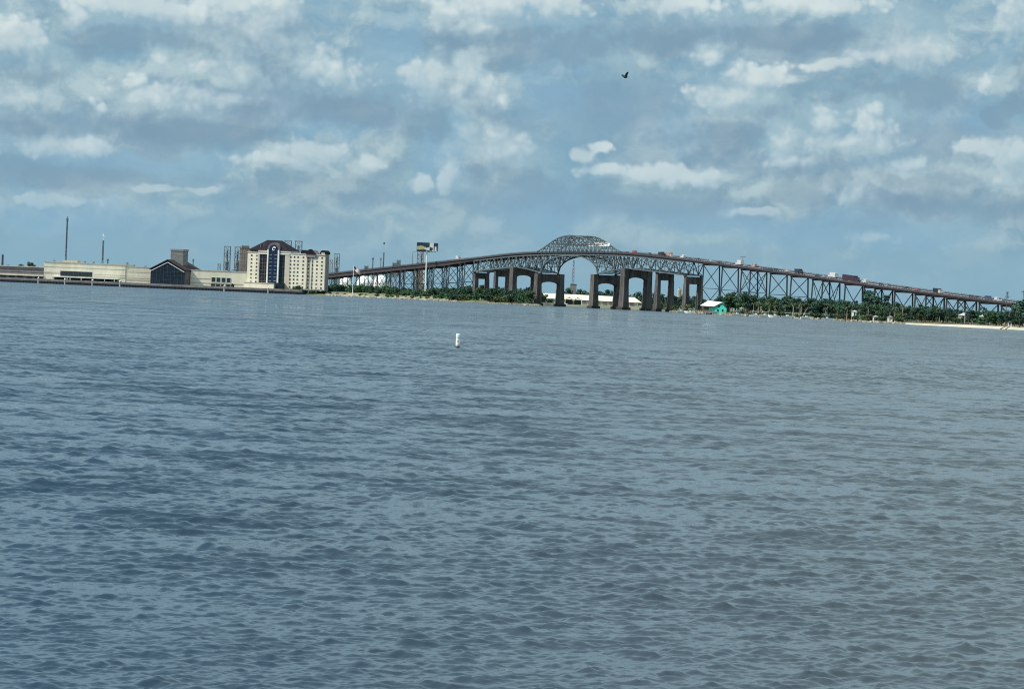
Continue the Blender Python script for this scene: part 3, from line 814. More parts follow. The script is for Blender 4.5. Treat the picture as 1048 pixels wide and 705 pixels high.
def truck(colour, boxcol, label, L=8.5, bh=2.7, kind='box', group='vehicles crossing the bridge'):
    root = thing({'box': 'box_truck', 'semi': 'semi_truck', 'dump': 'dump_truck'}[kind], label, 'truck', group=group)
    pm = paint(colour, PAINTS[colour]); bm_ = paint(boxcol, PAINTS[boxcol])
    w = 2.5
    xf = L / 2
    cabp = [(xf - 2.3, .7), (xf - 2.3, 2.9), (xf - .9, 2.9), (xf - .45, 1.9), (xf, 1.6), (xf, .6)] if kind != 'semi' else [(xf - 4.2, .8), (xf - 4.2, 3.5), (xf - 2.0, 3.6), (xf - 1.5, 2.3), (xf - .1, 1.9), (xf, .6)]
    cb = MB(); side_prism(cb, cabp, w - .1); c = cb.build('cab', pm, root)
    xw = cabp[3][0]; zw = cabp[3][1]; xv = cabp[2][0]; zv = cabp[2][1]
    pts = [(xw + .03, -1.0, zw + .1), (xw + .03, 1.0, zw + .1), (xv + .06, .95, zv - .15), (xv + .06, -.95, zv - .15)]
    MB().add(pts + [(x - .1, y, z - .03) for x, y, z in pts], [(0, 1, 2, 3), (4, 5, 6, 7), (0, 1, 5, 4), (1, 2, 6, 5), (2, 3, 7, 6), (3, 0, 4, 7)]).build('windscreen', M['glass'], c)
    for s in (-1, 1): MB().box(xv - 1.0, xv - .1, s * (w / 2 - .06), s * (w / 2 - .02), zw + .1, zv - .2).build('side_window', M['glass'], c)
    xe = cabp[0][0] - .25
    MB().box(-L / 2 + .1, xe + .2, -.5, .5, .6, .95).build('chassis', M['rubber'], root)
    if kind == 'dump':
        poly = [(-L / 2 + .5, 1.2), (-L / 2 - .2, 3.3), (xe + .5, 3.6), (xe - .5, 1.2)]
        b = MB(); side_prism(b, poly, w); b.build('tipper_body', bm_, root)
    else:
        b = MB().box(-L / 2, xe, -w / 2, w / 2, 1.0, 1.0 + bh)
        for i in range(int((xe + L / 2) / 1.2)):
            x = -L / 2 + .6 + 1.2 * i
            for s in (-1, 1): b.box(x - .04, x + .04, s * w / 2 - .03, s * w / 2 + .03, 1.05, .95 + bh)
        b.build('cargo_box', bm_, root)
    xs = [xf - (1.2 if kind != 'semi' else 1.3)] + ([-L / 2 + 1.2, -L / 2 + 2.5] if L > 9 else [-L / 2 + 1.8]) + ([xe - 1.5, xe - 2.8] if kind == 'semi' else [])
    wheels(root, xs, w, .5)
    return root
def on_bridge(root, t, off, forward=1):
    s = zr(t + 3) - zr(t - 3)
    root.location = bp(t, off, zr(t) + .01)
    yaw = math.atan2(BE.y, BE.x) + (0 if forward > 0 else math.pi)
    root.rotation_euler = Matrix.Rotation(yaw, 3, 'Z').to_4x4().to_3x3().to_euler()
    root.rotation_euler = (0, -math.atan2(s * forward, 6.0), yaw)
def t_at(px, off=0.0):
    u = (px - 0.0 - 524.0 + 0.0425 * 48) / FP            # small shift: the deck stands about 48 px above the horizon
    bx, by = BC.x + BN.x * off, BC.y + BN.y * off
    return (u * by - bx) / (BE.x - u * BE.y)
VEH = [  # px along the deck, lane offset, direction (+1 drives to the right of the photo), builder
    (643.5, 5.4, 1, lambda: car('red', 'bright red van at the right foot of the bridge arch', 'van')),
    (636, 1.9, 1, lambda: car('black', 'black car just behind the red van at the foot of the bridge arch')),
    (671, 5.4, 1, lambda: truck('black', 'black', 'black dump truck on the bridge in front of the pale pink trailer', 8.5, kind='dump')),
    (658, -1.8, -1, lambda: car('grey', 'dark grey car on the bridge between the red van and the black dump truck', 'suv')),
    (679, 1.9, 1, lambda: truck('tan', 'pink', 'truck with pale pink cargo box behind the black dump truck on the bridge', 11, 2.5)),
    (693, -5.2, -1, lambda: car('white', 'white van on the bridge, left of the dark cars above the last concrete portal', 'van')),
    (700, 5.4, 1, lambda: car('grey', 'dark grey sport utility car above the rightmost concrete portal pier', 'suv')),
    (709, 1.9, 1, lambda: car('black', 'black pickup above the rightmost concrete portal pier', 'pickup')),
    (722, -1.8, -1, lambda: car('silver', 'silver car on the bridge deck above the green boathouse', 'sedan')),
    (731, 5.4, 1, lambda: car('maroon', 'maroon car on the bridge left of the lamp post', 'suv')),
    (737, 1.9, 1, lambda: car('grey', 'grey pickup on the bridge directly left of the lamp post', 'pickup')),
    (751, -1.8, -1, lambda: truck('white', 'white', 'white box truck right beside the lamp post on the bridge', 9.0, 2.9)),
    (757, 5.4, 1, lambda: car('silver', 'silver car just right of the white truck by the lamp post', 'sedan')),
    (766, -5.2, -1, lambda: car('pink', 'dusty pink van on the bridge, middle of the right slope', 'van')),
    (778, 1.9, 1, lambda: car('black', 'black car, first of a file of dark cars on the right slope', 'sedan')),
    (783, 5.4, 1, lambda: car('darkblue', 'dark blue sport utility car, second of a file of dark cars on the right slope', 'suv')),
    (789, 1.9, 1, lambda: car('black', 'black sport utility car, tallest of a file of dark cars on the right slope', 'suv')),
    (800, -1.8, -1, lambda: car('tan', 'tan car on the bridge left of the dark dump truck', 'sedan')),
    (812, 1.9, 1, lambda: truck('maroon', 'darkblue', 'tall dark dump truck on the middle of the right bridge slope', 9.5, kind='dump')),
    (831.5, 5.4, 1, lambda: car('darkgreen', 'dark green pickup between the tall dump truck and the white box truck', 'pickup')),
    (838, 5.4, 1, lambda: car('silver', 'silver car nose to tail in front of the white box truck on the slope', 'sedan')),
    (847, -1.8, -1, lambda: truck('white', 'white', 'white box truck left of the long maroon trailer on the bridge', 10.5, 2.9)),
    (866, 5.4, 1, lambda: truck('maroon', 'maroon', 'long dark maroon semi truck going down the right bridge slope', 22.0, 3.4, kind='semi')),
    (880, -1.8, -1, lambda: car('white', 'white van just in front of the long maroon semi truck', 'van')),
    (897, 1.9, 1, lambda: car('black', 'black sport utility car right of the long maroon semi truck', 'suv')),
    (903, -5.2, -1, lambda: car('grey', 'grey car right of the black one ahead of the maroon semi truck', 'sedan')),
    (923, 1.9, 1, lambda: car('black', 'black pickup low on the right bridge slope, left of the red sedan', 'pickup')),
    (934, -1.8, -1, lambda: car('red', 'red sedan low on the right bridge slope', 'sedan')),
    (955, 5.4, 1, lambda: truck('white', 'black', 'truck with black box and white cab low on the right bridge slope', 9.0, 2.4)),
    (990, 1.9, 1, lambda: car('maroon', 'maroon sport utility car near the bottom of the right bridge slope', 'suv')),
    (995, -1.8, -1, lambda: car('black', 'black sedan beside the maroon car near the bottom of the slope', 'sedan')),
    (1007, 1.9, 1, lambda: car('blue', 'slate blue van near the bottom of the right bridge slope', 'van')),
    (1017, 5.4, 1, lambda: car('white', 'white van at the bottom of the right bridge slope', 'van')),
    (1023, 1.9, 1, lambda: car('grey', 'dark grey pickup in front of the white van at the bottom of the slope', 'pickup')),
    (463.5, 4.8, 1, lambda: truck('white', 'white', 'white box truck alone on the left slope of the bridge', 9.0, 3.3)),
]
for px, off, d, fn in VEH:
    on_bridge(fn(), t_at(px, off), off, d)

def lamp_post(t, off, label):
    r = thing('street_lamp', label, 'street lamp', bp(t, off, zr(t)))
    MB().tube((0, 0, -1.5), (0, 0, 6.2), .22, .15, 8).build('pole', M['mast'], r)
    MB().beam((-1.4, 0, 6.2), (1.4, 0, 6.2), .2).build('arm', M['mast'], r)
    for s in (-1, 1): MB().box(s * 1.4 - .5, s * 1.4 + .5, -.25, .25, 6.05, 6.4).build('lamp_head', M['mast'], r)
lamp_post(t_at(744.5), -HW, 'lone dark lamp post with twin arms on the right bridge slope')

# ------------------------------------------------------------------ left bank: seawall, casino, pavilion, hotel
YL = 2712.0
K = YL / FP
def lx(px): return X(px, YL)
sw = MB().box(lx(-60), lx(312), 2700, 2708, -2, 2.5)
for i in range(120):
    x = lx(-60) + (lx(312) - lx(-60)) * (i + .5) / 120
    sw.box(x - .5, x + .5, 2699.6, 2700, -2, 2.3)
w_ = tag(sw.build('seawall', M['seawall']), 'low black sheet pile seawall along the waterline below the cream buildings', 'wall')
tr = tag(MB().box(lx(-60), lx(310), 2703, 2790, 2.52, 4.6).build('terrace', M['walk']), 'long grey concrete terrace on the black seawall in front of the casino', 'terrace')
mp = [(42, 'in front of the low brown grey building'), (69, 'leftmost under the dark canopy opening'), (97, 'between the canopy opening and the gabled pavilion'), (125, 'just left of the dark gabled pavilion'), (231.3, 'below the four square windows'), (276, 'in front of the blue glass hotel bay')]
for px, where in mp:
    p = MB().tube((0, 0, -2.5), (0, 0, 5.2), .8, .75, 10)
    r = thing('mooring_pile', 'pale mooring pile at the seawall ' + where, 'pile', (lx(px), 2697.5, 0), group='mooring piles along the seawall')
    p.build('shaft', M['concrete'], r)
    MB().lathe((0, 0), [(.85, 5.2), (.85, 5.5), (.1, 6.3)], 10).build('cap', M['white'], r)

# low brown-grey building at the far left
def lz(px, py): return Z(px, py, YL)
b = thing('low_building', 'low flat brown grey building with cream ledge at the far left', 'building', (lx(0), 2740, 4))
def lbox(mb, px0, px1, z0, z1, y0=0.0, y1=40.0, o=None):
    cx = o.location
    return mb.box(lx(px0) - cx.x, lx(px1) - cx.x, y0, y1, z0 - cx.z, z1 - cx.z)
lbox(MB(), -55, 39.5, 4.5, 15.6, 0, 60, b).build('wall', M['greywall'], b)
lbox(MB(), -55, 40, 15.6, 16.5, -1, 61, b).build('roof_edge', M['cream_dim'], b)
lbox(MB(), -55, 39.8, 7.0, 8.2, -3, 0, b).build('ledge', M['cream'], b)
mb = MB()
for px in range(-50, 38, 9): lbox(mb, px, px + 5.5, 4.8, 6.8, -.35, -.02, b)
mb.build('opening', M['dark'], b)
mb = MB()
for zz in (10.4, 12.8): lbox(mb, -55, 39.5, zz, zz + .25, -.25, 0, b)
mb.build('siding_joint', M['dark'], b)

# casino
c = thing('casino_building', 'long cream flat roofed building with dark window band and canopy on the left shore', 'building', (lx(95), 2738, 4))
w1 = lbox(MB(), 40, 124, 4.5, 21.6, 0, 70, c); lbox(w1, 124, 152, 4.5, 20.1, .6, 70, c)
w1.build('wall', M['cream'], c)
mb = MB(); lbox(mb, 39.8, 124.2, 21.6, 22.3, -.5, 70.5, c); lbox(mb, 124.2, 152, 20.1, 20.7, .2, 70, c); mb.build('parapet', M['cream_dim'], c)
mb = MB(); lbox(mb, 40, 57, 10.6, 12.0, -.3, -.02, c); lbox(mb, 91, 152, 8.9, 9.6, -.3, -.02, c); lbox(mb, 91, 150, 11.2, 11.45, -.22, -.02, c); lbox(mb, 40, 152, 17.0, 17.25, -.22, -.02, c); mb.build('string_course', M['cream_dim'], c)
fr = lbox(MB(), 57.2, 90, 8.4, 13.3, -.25, -.03, c).build('window', M['glass'], c)
mb = MB()
for i in range(1, 12):
    px = 57.2 + 32.8 * i / 12
    lbox(mb, px - .12, px + .12, 8.5, 13.2, -.4, -.26, c)
mb.build('mullion', M['steeldark'], fr)
lbox(MB(), 50, 118, 7.0, 7.7, -14, 0, c).build('canopy', M['whitestone'], c)
lbox(MB(), 51, 116, 4.62, 6.98, -.4, -.04, c).build('opening', M['dark'], c)
for px in (52, 66.5, 69.5, 81, 93, 105, 115):
    lbox(MB(), px - .5, px + .5, 4.6, 7.0, -13, -12, c).build('post', M['whitestone'], c)
lbox(MB(), 91.5, 107, 5.2, 7.0, -10, -6, c).build('awning', M['roofdark'], c)
lbox(MB(), 55, 71, 22.0, 24.4, 20, 40, c).build('roof_plant_room', M['cream_dim'], c)
mb = MB()
for px, z in ((77, 1.0), (86, .8), (121, 1.6), (128, 1.2), (140, 1.0), (45, .7)):
    lbox(mb, px, px + 1.6, 20.5, (23.2 if px < 124 else 21.4) + z, 25, 29, c)
mb.build('roof_vent', M['greywall'], c)

# glass gabled pavilion
pv = thing('pavilion', 'dark blue glass gabled pavilion with brown roof and grey box on its ridge', 'building', (lx(169.5), 2722, 4.5), R(-17))
W2, D = 18.6, 42.0
ze, za = 14.6, 24.0
MB().prism([(-W2, 0), (W2, 0), (W2, ze), (0, za), (-W2, ze)], 1.0, D).build('wall', M['brown'], pv)
gl = MB().prism([(-W2 + .4, 0.1), (W2 - .4, 0.1), (W2 - .4, ze - .2), (0, za - .6), (-W2 + .4, ze - .2)], .5, 1.0).build('window', M['darkglass'], pv)
mb = MB()
for x in np.linspace(-15.5, 15.5, 9):
    mb.box(x - .16, x + .16, .25, .5, .1, za - abs(x) * (za - ze) / W2 - .8)
for z in (4.2, 8.4, 12.4): mb.box(-W2 + .4, W2 - .4, .28, .5, z - .14, z + .14)
mb.build('mullion', M['posterdark'], gl)
mb = MB()
for s in (-1, 1):
    mb.beam((s * (W2 - .3), .1, ze - 2.0), (0, .1, za - 2.2), .3, .5)
mb.build('white_trim', M['whitestone'], pv)
mb = MB()
mb.add([(-W2 - 1, -.8, ze - .5), (0, -.8, za), (0, D + 1, za), (-W2 - 1, D + 1, ze - .5), (-W2 - 1, -.8, ze + .2), (0, -.8, za + .7), (0, D + 1, za + .7), (-W2 - 1, D + 1, ze + .2)], [(0, 1, 2, 3), (4, 5, 6, 7), (0, 1, 5, 4), (1, 2, 6, 5), (2, 3, 7, 6), (3, 0, 4, 7)])
mb.add([(W2 + 1, -.8, ze - .5), (0, -.8, za), (0, D + 1, za), (W2 + 1, D + 1, ze - .5), (W2 + 1, -.8, ze + .2), (0, -.8, za + .7), (0, D + 1, za + .7), (W2 + 1, D + 1, ze + .2)], [(0, 1, 2, 3), (4, 5, 6, 7), (0, 1, 5, 4), (1, 2, 6, 5), (2, 3, 7, 6), (3, 0, 4, 7)])
rf = mb.build('roof', M['roofbrown'], pv)
MB().box(-2.5, 11.0, 12, 24, 19, 35).build('cupola', M['concrete_grey'], rf)
mb = MB(); mb.box(-3.0, 11.5, 11.5, 24.5, 33.6, 35.4); mb.box(-2.8, 11.3, 11.8, 24.2, 29.5, 30.2)
for x in (-2, 2.2, 6.4, 10.4): mb.box(x - .15, x + .15, 11.9, 12, 24, 33.5)
mb.build('cupola_cap', M['greywall'], rf)
# lower annex roof to the right rear
an = MB().prism([(-11, 0), (11, 0), (11, 10.5), (3, 15.2), (-11, 15.2)], 30, 60)
ax = thing('roofed_annex', 'small brown roofed annex just right of the gabled pavilion', 'building', (lx(199), 2716, 4.5))
MB().box(-10.5, 10.5, 30, 58, 0, 10.8).build('wall', M['cream_dim'], ax)
MB().prism([(-11.5, 10.5), (11.5, 10.5), (9.5, 11.5), (-1, 16.0), (-11.5, 16.0)], 29, 60).build('roof', M['roofbrown'], ax)

# low cream wing with four windows
wg = thing('low_cream_wing', 'low cream flat roofed wing with four dark square windows left of the hotel', 'building', (lx(224), 2730, 4))
lbox(MB(), 192.5, 252, 4.5, 19.6, 0, 40, wg).build('wall', M['cream'], wg)
lbox(MB(), 192.3, 252.1, 19.6, 20.2, -.4, 40.4, wg).build('parapet', M['cream_dim'], wg)
mb = MB(); lbox(mb, 192.5, 252, 7.2, 7.9, -.3, -.02, wg); lbox(mb, 192.5, 213, 11.6, 12.0, -.3, -.02, wg); mb.build('string_course', M['cream_dim'], wg)
for px in (214.2, 219.3, 224.6, 229.8):
    f = lbox(MB(), px - .4, px + 4.4, 8.6, 13.6, -.3, -.02, wg).build('window', M['whitestone'], wg)
    lbox(MB(), px, px + 4.0, 8.9, 13.3, -.38, -.31, wg).build('pane', M['glass'], f)
    lbox(MB(), px - .2, px + 4.0, 4.7, 6.9, -.3, -.02, wg).build('lower_opening', M['dark'], wg)

# hotel
YH = 2716.0
H_ = thing('hotel', 'ten storey cream hotel with dark hip roof and blue arched glass bay', 'building', (X(293, YH), YH, 4.5), R(-16))
def hx(px): return (X(px - 1.3, YH) - X(293, YH)) / math.cos(R(16))
KH = YH / FP
def hz(px, py): return Z(px, py, YH) - 4.5
def hb(mb, px0, px1, z0, z1, y0, y1): return mb.box(hx(px0), hx(px1), y0, y1, z0, z1)
top = 35.0
wl = MB(); hb(wl, 252.3, 263.6, 0, top, 0, 22); wl.build('wall', M['cream'], H_)
wl = MB(); hb(wl, 296, 314.4, 0, top, 0, 22); hb(wl, 314.4, 320, 0, top, 1.6, 22); hb(wl, 320, 333.5, 0, top, .4, 10); wl.build('wall', M['cream'], H_)
ct = MB(); hb(ct, 263.6, 296, 0, top + 1, 1.0, 24); ct.build('wall', M['brown'], H_)
for a_ in ((291.8, 297.0, 0, top + .4, -.2, 1.0), (263.6, 265.0, 0, top + .4, -.2, 1.0), (314.2, 315.0, 2, top, -.3, 1.6), (319.4, 320.2, 2, top, -.3, .4)):
    hb(MB(), *a_).build('pilaster', M['cream_dim'], H_)
gl = hb(MB(), 265.6, 273.2, 0, top - 2.5, .55, .98).build('window', M['darkglass'], H_)
gr_ = hb(MB(), 285.8, 291.7, 0, top - 2.0, .55, .98).build('window', M['darkglass'], H_)
def grid(parent, px0, px1, z0, z1, nx, nz, y, m_, th=.16):
    g = MB()
    for i in range(nx + 1):
        px = px0 + (px1 - px0) * i / nx
        g.box(hx(px) - th, hx(px) + th, y - .2, y, z0, z1)
    for j in range(nz + 1):
        z = z0 + (z1 - z0) * j / nz
        g.box(hx(px0), hx(px1), y - .15, y - .02, z - th, z + th)
    g.build('mullion', m_, parent)
grid(gl, 265.6, 273.2, 0, top - 2.5, 3, 9, .54, M['brown'])
grid(gr_, 285.8, 291.7, 0, top - 2.0, 3, 9, .54, M['steeldark'])
# blue bay with round arched head
bx0, bx1 = hx(275.2), hx(284.4)
cxm, rad = (bx0 + bx1) / 2, (bx1 - bx0) / 2
arc = lambda r, z: [(cxm + r * math.cos(math.pi * i / 16), z + r * math.sin(math.pi * i / 16)) for i in range(17)]
bay = MB().prism([(bx0, 3)] + [(bx1, 3)] + arc(rad, 39.0), -1.2, .9).build('window', M['blueglass'], H_)
g = MB()
for z in np.linspace(4.2, 33.6, 9):
    for s in (-1, 1): g.box(cxm + s * rad * .55 - 1.25, cxm + s * rad * .55 + 1.25, -1.4, -1.21, z - .28, z + .28)
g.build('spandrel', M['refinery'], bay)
g = MB()
for x in (-.5, .5): g.box(cxm + x * rad * .5 - .1, cxm + x * rad * .5 + .1, -1.35, -1.21, 3, 37)
g.build('mullion', M['posterdark'], bay)
for px in (274.2, 285.3):
    hb(MB(), px - .85, px + .55, 3, 38.5, -1.6, .9).build('column', M['whitestone'], H_)
hb(MB(), 263.6, 274, 34.0, 35.2, -.6, .8).build('beam', M['whitestone'], H_)
hb(MB(), 286, 296.5, 34.2, 35.4, -.6, .8).build('beam', M['whitestone'], H_)
# swirl emblem: an open tilted ring with a dark eye
em = MB()
ex, ez = cxm + .3, 39.6
for i in range(22):
    a0, a1 = R(20 + i * 14), R(20 + (i + 1) * 14)
    ra, rb = 2.35 - .03 * i, 2.35 - .03 * (i + 1)
    wa, wb = 1.15 - .030 * i, 1.15 - .030 * (i + 1)
    P_ = lambda a, r: (ex + r * math.cos(a) * .78 + r * math.sin(a) * .22, ez + r * math.sin(a))
    (x0, z0), (x1, z1), (x2, z2), (x3, z3) = P_(a0, ra), P_(a1, rb), P_(a1, rb - wb), P_(a0, ra - wa)
    em.add([(x0, -1.5, z0), (x1, -1.5, z1), (x2, -1.5, z2), (x3, -1.5, z3), (x0, -1.25, z0), (x1, -1.25, z1), (x2, -1.25, z2), (x3, -1.25, z3)],
           [(0, 1, 2, 3), (4, 5, 6, 7), (0, 1, 5, 4), (1, 2, 6, 5), (2, 3, 7, 6), (3, 0, 4, 7)])
em.build('emblem', M['white'], H_)
# big hip roof with a flat crest, arched dormer
rz0, rz1 = 38.0, 48.2
e0, e1, c0, c1 = hx(253.0), hx(298.0), hx(269.0), hx(282.0)
rf = MB()
rf.add([(e0, -.5, rz0), (e1, -.5, rz0), (e1, 26, rz0), (e0, 26, rz0), (c0, 9, rz1), (c1, 9, rz1), (c1, 16, rz1), (c0, 16, rz1)],
       [(0, 3, 2, 1), (4, 5, 6, 7), (0, 1, 5, 4), (1, 2, 6, 5), (2, 3, 7, 6), (3, 0, 4, 7)])
roof = rf.build('roof', M['roofdark'], H_)
hb(MB(), 263.4, 297.4, top + 1.0, 38.0, -.2, 25).build('cornice', M['cream_dim'], H_)
hb(MB(), 252.3, 263.4, top, 38.0, 2, 22).build('attic', M['refbrown'], H_)
g = MB()
g.prism([(bx0 - 2.0, 38.0), (bx1 + 2.0, 38.0)] + arc(rad + 2.0, 39.0), -.9, 8).build('arched_dormer', M['brown'], roof)
g = MB()
for px in (256, 260, 264.5, 268): g.box(hx(px) - .2, hx(px) + .2, 1.5 + (px - 256) * .1, 1.9 + (px - 256) * .1, 38, 38.6 + (px - 253) * .42)
g.build('roof_rib', M['greywall'], roof)
# parapets and roof caps of the right wing
hb(MB(), 295.9, 333.8, top, top + .9, -.4, 10.4).build('parapet', M['cream_dim'], H_)
hb(MB(), 252.0, 263.6, top, top + .9, -.4, 2).build('parapet', M['cream_dim'], H_)
g = MB(); g.prism([(hx(314.0), 32.6), (hx(323.6), 32.6), (hx(323.6), top + 1), (hx(320.2), top + 4.6), (hx(318.6), top + 5.0), (hx(317.0), top + 4.6), (hx(314.0), top + 1)], -1.0, 14)
g.build('gable', M['greywall'], H_)
g = MB(); g.prism([(hx(313.4), top + .9), (hx(324.4), top + .9), (hx(320.4), top + 5.3), (hx(318.6), top + 5.7), (hx(316.8), top + 5.3)], -1.6, -1.02)
g.build('gable_roof', M['roofdark'], H_)
for px0, px1, hh, sg in ((307.6, 314.6, 4.6, 1), (327.6, 334.4, 4.9, 1)):
    a, b_ = hx(px0), hx(px1)
    g = MB(); g.prism([(a, top + .9), (b_, top + .9), (b_, top + hh * .62), (b_ - (b_ - a) * .25, top + hh), (a + (b_ - a) * .25, top + hh), (a, top + hh * .62)], 1, 12)
    g.build('roof_cap', M['roofdark'], H_)
hb(MB(), 329.2, 332.6, top + 1.2, top + 2.6, .8, 1.0).build('louvre', M['cream_dim'], H_)
hb(MB(), 333.5, 334.2, 0, top, .2, 10.2).build('side_return', M['greywall'], H_)
# windows
rows = np.linspace(2.6, 32.2, 9)
cols = [(256.6, 0), (262.0, 0), (301.6, 0), (305.4, 0), (310.9, 0), (316.0, 1.6), (318.9 + 1.6, .4), (325.2, .4), (330.3, .4)]
for ci, (px, y) in enumerate(cols):
    px2 = px
    for ri, z in enumerate(rows):
        x = hx(px2)
        f = MB().box(x - .98, x + .98, y - .14, y - .01, z - .85, z + .95).build('window', M['whitestone'], H_)
        MB().box(x - .82, x + .82, y - .2, y - .145, z - .70, z + .82).build('pane', M['room'], f)
for z in rows:                                                       # the half windows in the pilaster returns
    x = hx(297.6)
    f = MB().box(x - .8, x + .8, -.34, -.205, z - .85, z + .95).build('window', M['cream_dim'], H_)
    MB().box(x - .62, x + .62, -.40, -.345, z - .70, z + .82).build('pane', M['glass'], f)
g = MB(); g.box(hx(296.4), hx(333), -.6, 0, -.1, 1.2); g.build('plinth', M['walk'], H_)
hb(MB(), 252.5, 284, .0, 5.0, -8, -.3).build('podium', M['cream'], H_)
hb(MB(), 285.6, 292.5, .0, 6.0, -6, -.3).build('porch', M['darkglass'], H_)
hb(MB(), 252.2, 284.4, 4.9, 5.5, -8.4, -.2).build('podium_cap', M['cream_dim'], H_)

# ------------------------------------------------------------------ refinery and masts behind the left shore
YR = 3350.0
def base(px, Y, z=2.4): return (X(px, Y), Y, z)
def lattice(root, w0, w1, h, n, m_, bw=.4, part='lattice_frame', d0=None):
    mb = MB()
    for i in range(n):
        za, zb = h * i / n, h * (i + 1) / n
        wa, wb = w0 + (w1 - w0) * i / n, w0 + (w1 - w0) * (i + 1) / n
        cs = ((-1, -1), (1, -1), (1, 1), (-1, 1))
        for j in range(4):
            (ax_, ay), (bx_, by) = cs[j], cs[(j + 1) % 4]
            mb.beam((ax_ * wa, ay * wa, za), (ax_ * wb, ay * wb, zb), bw)
            mb.beam((ax_ * wb, ay * wb, zb), (bx_ * wb, by * wb, zb), bw * .7)
            if (i + j) % 2: mb.beam((ax_ * wa, ay * wa, za), (bx_ * wb, by * wb, zb), bw * .7)
            else: mb.beam((bx_ * wa, by * wa, za), (ax_ * wb, ay * wb, zb), bw * .7)
    return mb.build(part, m_, root)
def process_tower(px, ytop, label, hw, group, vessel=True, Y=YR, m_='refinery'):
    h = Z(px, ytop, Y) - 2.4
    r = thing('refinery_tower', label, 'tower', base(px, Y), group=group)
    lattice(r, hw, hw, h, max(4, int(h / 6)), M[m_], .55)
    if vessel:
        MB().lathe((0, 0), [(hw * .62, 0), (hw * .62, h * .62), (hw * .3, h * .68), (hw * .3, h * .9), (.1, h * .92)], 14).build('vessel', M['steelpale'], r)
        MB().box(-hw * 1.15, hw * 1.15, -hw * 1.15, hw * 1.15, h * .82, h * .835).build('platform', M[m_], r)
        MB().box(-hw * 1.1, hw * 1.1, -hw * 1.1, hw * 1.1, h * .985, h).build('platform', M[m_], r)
    return r
RG = 'open steel refinery towers behind the hotel'
process_tower(231.3, 252, 'leftmost open refinery tower, left of the hotel', 3.6, RG)
process_tower(242.0, 252.5, 'open refinery tower close against the brown tower block', 3.4, RG)
process_tower(293.0, 246.2, 'open refinery tower rising over the right edge of the hotel hip roof', 3.9, RG)
process_tower(303.8, 246.6, 'open refinery tower standing over the right hotel wing', 4.0, RG)
process_tower(343.6, 259.5, 'open refinery tower right of the hotel, partly behind the bridge deck', 2.9, RG)
process_tower(338.0, 266, 'short thin refinery tower between the hotel and its taller neighbour', 1.6, RG, vessel=False)
b_ = thing('refinery_block', 'brown slab sided refinery block directly left of the hotel', 'tower', base(249, YR - 40))
h = Z(249, 251.5, YR - 40) - 2.4
MB().box(-5.4, 5.4, -5, 5, 0, h - 3).build('wall', M['refbrown'], b_)
g = MB()
for z in np.linspace(6, h - 5, 10): g.box(-5.5, 5.5, -5.15, -5.0, z - .2, z + .2)
for x in (-2.6, .2, 3.0): g.box(x - .15, x + .15, -5.2, -5.0, 0, h - 3)
g.build('panel_joint', M['greywall'], b_)
g = MB(); g.box(-3.5, 5.0, -4, 4, h - 3, h); g.box(-5.6, 5.6, -5.3, 5.3, h - 3.4, h - 2.9); g.build('roof_deck', M['brown'], b_)
r = thing('pipe_rack', 'low jumble of refinery pipes and drums between the two towers left of the hotel', 'pipework', base(236.7, YR - 10))
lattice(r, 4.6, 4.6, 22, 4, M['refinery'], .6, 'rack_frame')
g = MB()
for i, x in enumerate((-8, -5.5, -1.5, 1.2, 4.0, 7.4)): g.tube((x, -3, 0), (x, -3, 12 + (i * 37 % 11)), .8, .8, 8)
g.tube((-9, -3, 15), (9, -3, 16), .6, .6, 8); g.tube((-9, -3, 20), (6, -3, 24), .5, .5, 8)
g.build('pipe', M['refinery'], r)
process_tower(223.5, 270, 'short refinery column left of the pipe rack', 1.5, RG, vessel=False)

def mast(px, ytop, label, w=.9, Y=2900.0, top='antenna', part2=None, z=2.4, name='radio_mast', cat='mast'):
    h = Z(px + 2, ytop, Y) - z
    r = thing(name, label, cat, base(px, Y, z))
    lattice(r, w, w * .8, h * (0.86 if part2 else .95), max(5, int(h / 5)), M['mast'], .42)
    MB().tube((0, 0, h * .5), (0, 0, h), .55, .35, 6).build('antenna', M['whitestone'] if part2 else M['mast'], r)
    MB().box(-1.0, 1.0, -1, 1, h * .93, h * .97).build('antenna_head', M['whitestone'] if part2 else M['mast'], r)
    return r
mast(66.6, 221.5, 'tall dark radio mast rising behind the left end of the casino roof', 0.6)
mast(104.2, 239.0, 'shorter dark radio mast with a pale tip behind the casino roof', 0.65, part2=True)
mast(2.0, 260.0, 'stubby dark mast at the left edge of the view', 0.9)
mast(109.6, 264.8, 'very short mast close right of the pale tipped one', 0.4)
mast(196.8, 265, 'small thin mast above the brown annex roof', 0.3)
mast(380.4, 263.0, 'thin faint pole left of the flare stack', 0.35)
r = thing('flare_stack', 'thick black flare stack with a thin high tip behind the left bridge slope', 'stack', base(391.2, 3200))
h1, h2 = Z(392.3, 258.5, 3200) - 2.4, Z(391.8, 248.0, 3200) - 2.4
MB().tube((0, 0, 0), (0, 0, h1), 1.0, .8, 10).build('stack', M['mast'], r)
MB().tube((-.2, 0, h1), (-.2, 0, h2 - 1.5), .10, .10, 6).build('tip_pole', M['steelpale'], r)
MB().lathe((-.2, 0), [(.1, h2 - 3), (1.1, h2 - 1.5), (1.2, h2 - .4), (.3, h2 + .2)], 8).build('burner_head', M['mast'], r)
r = thing('vent_stack', 'shorter grey stack just left of the black flare stack', 'stack', base(388.4, 3210))
h1 = Z(388.8, 264, 3210) - 2.4
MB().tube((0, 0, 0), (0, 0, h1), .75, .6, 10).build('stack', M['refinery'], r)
MB().box(-1.2, 1.2, -1.2, 1.2, h1 - 2, h1).build('platform', M['refinery'], r)
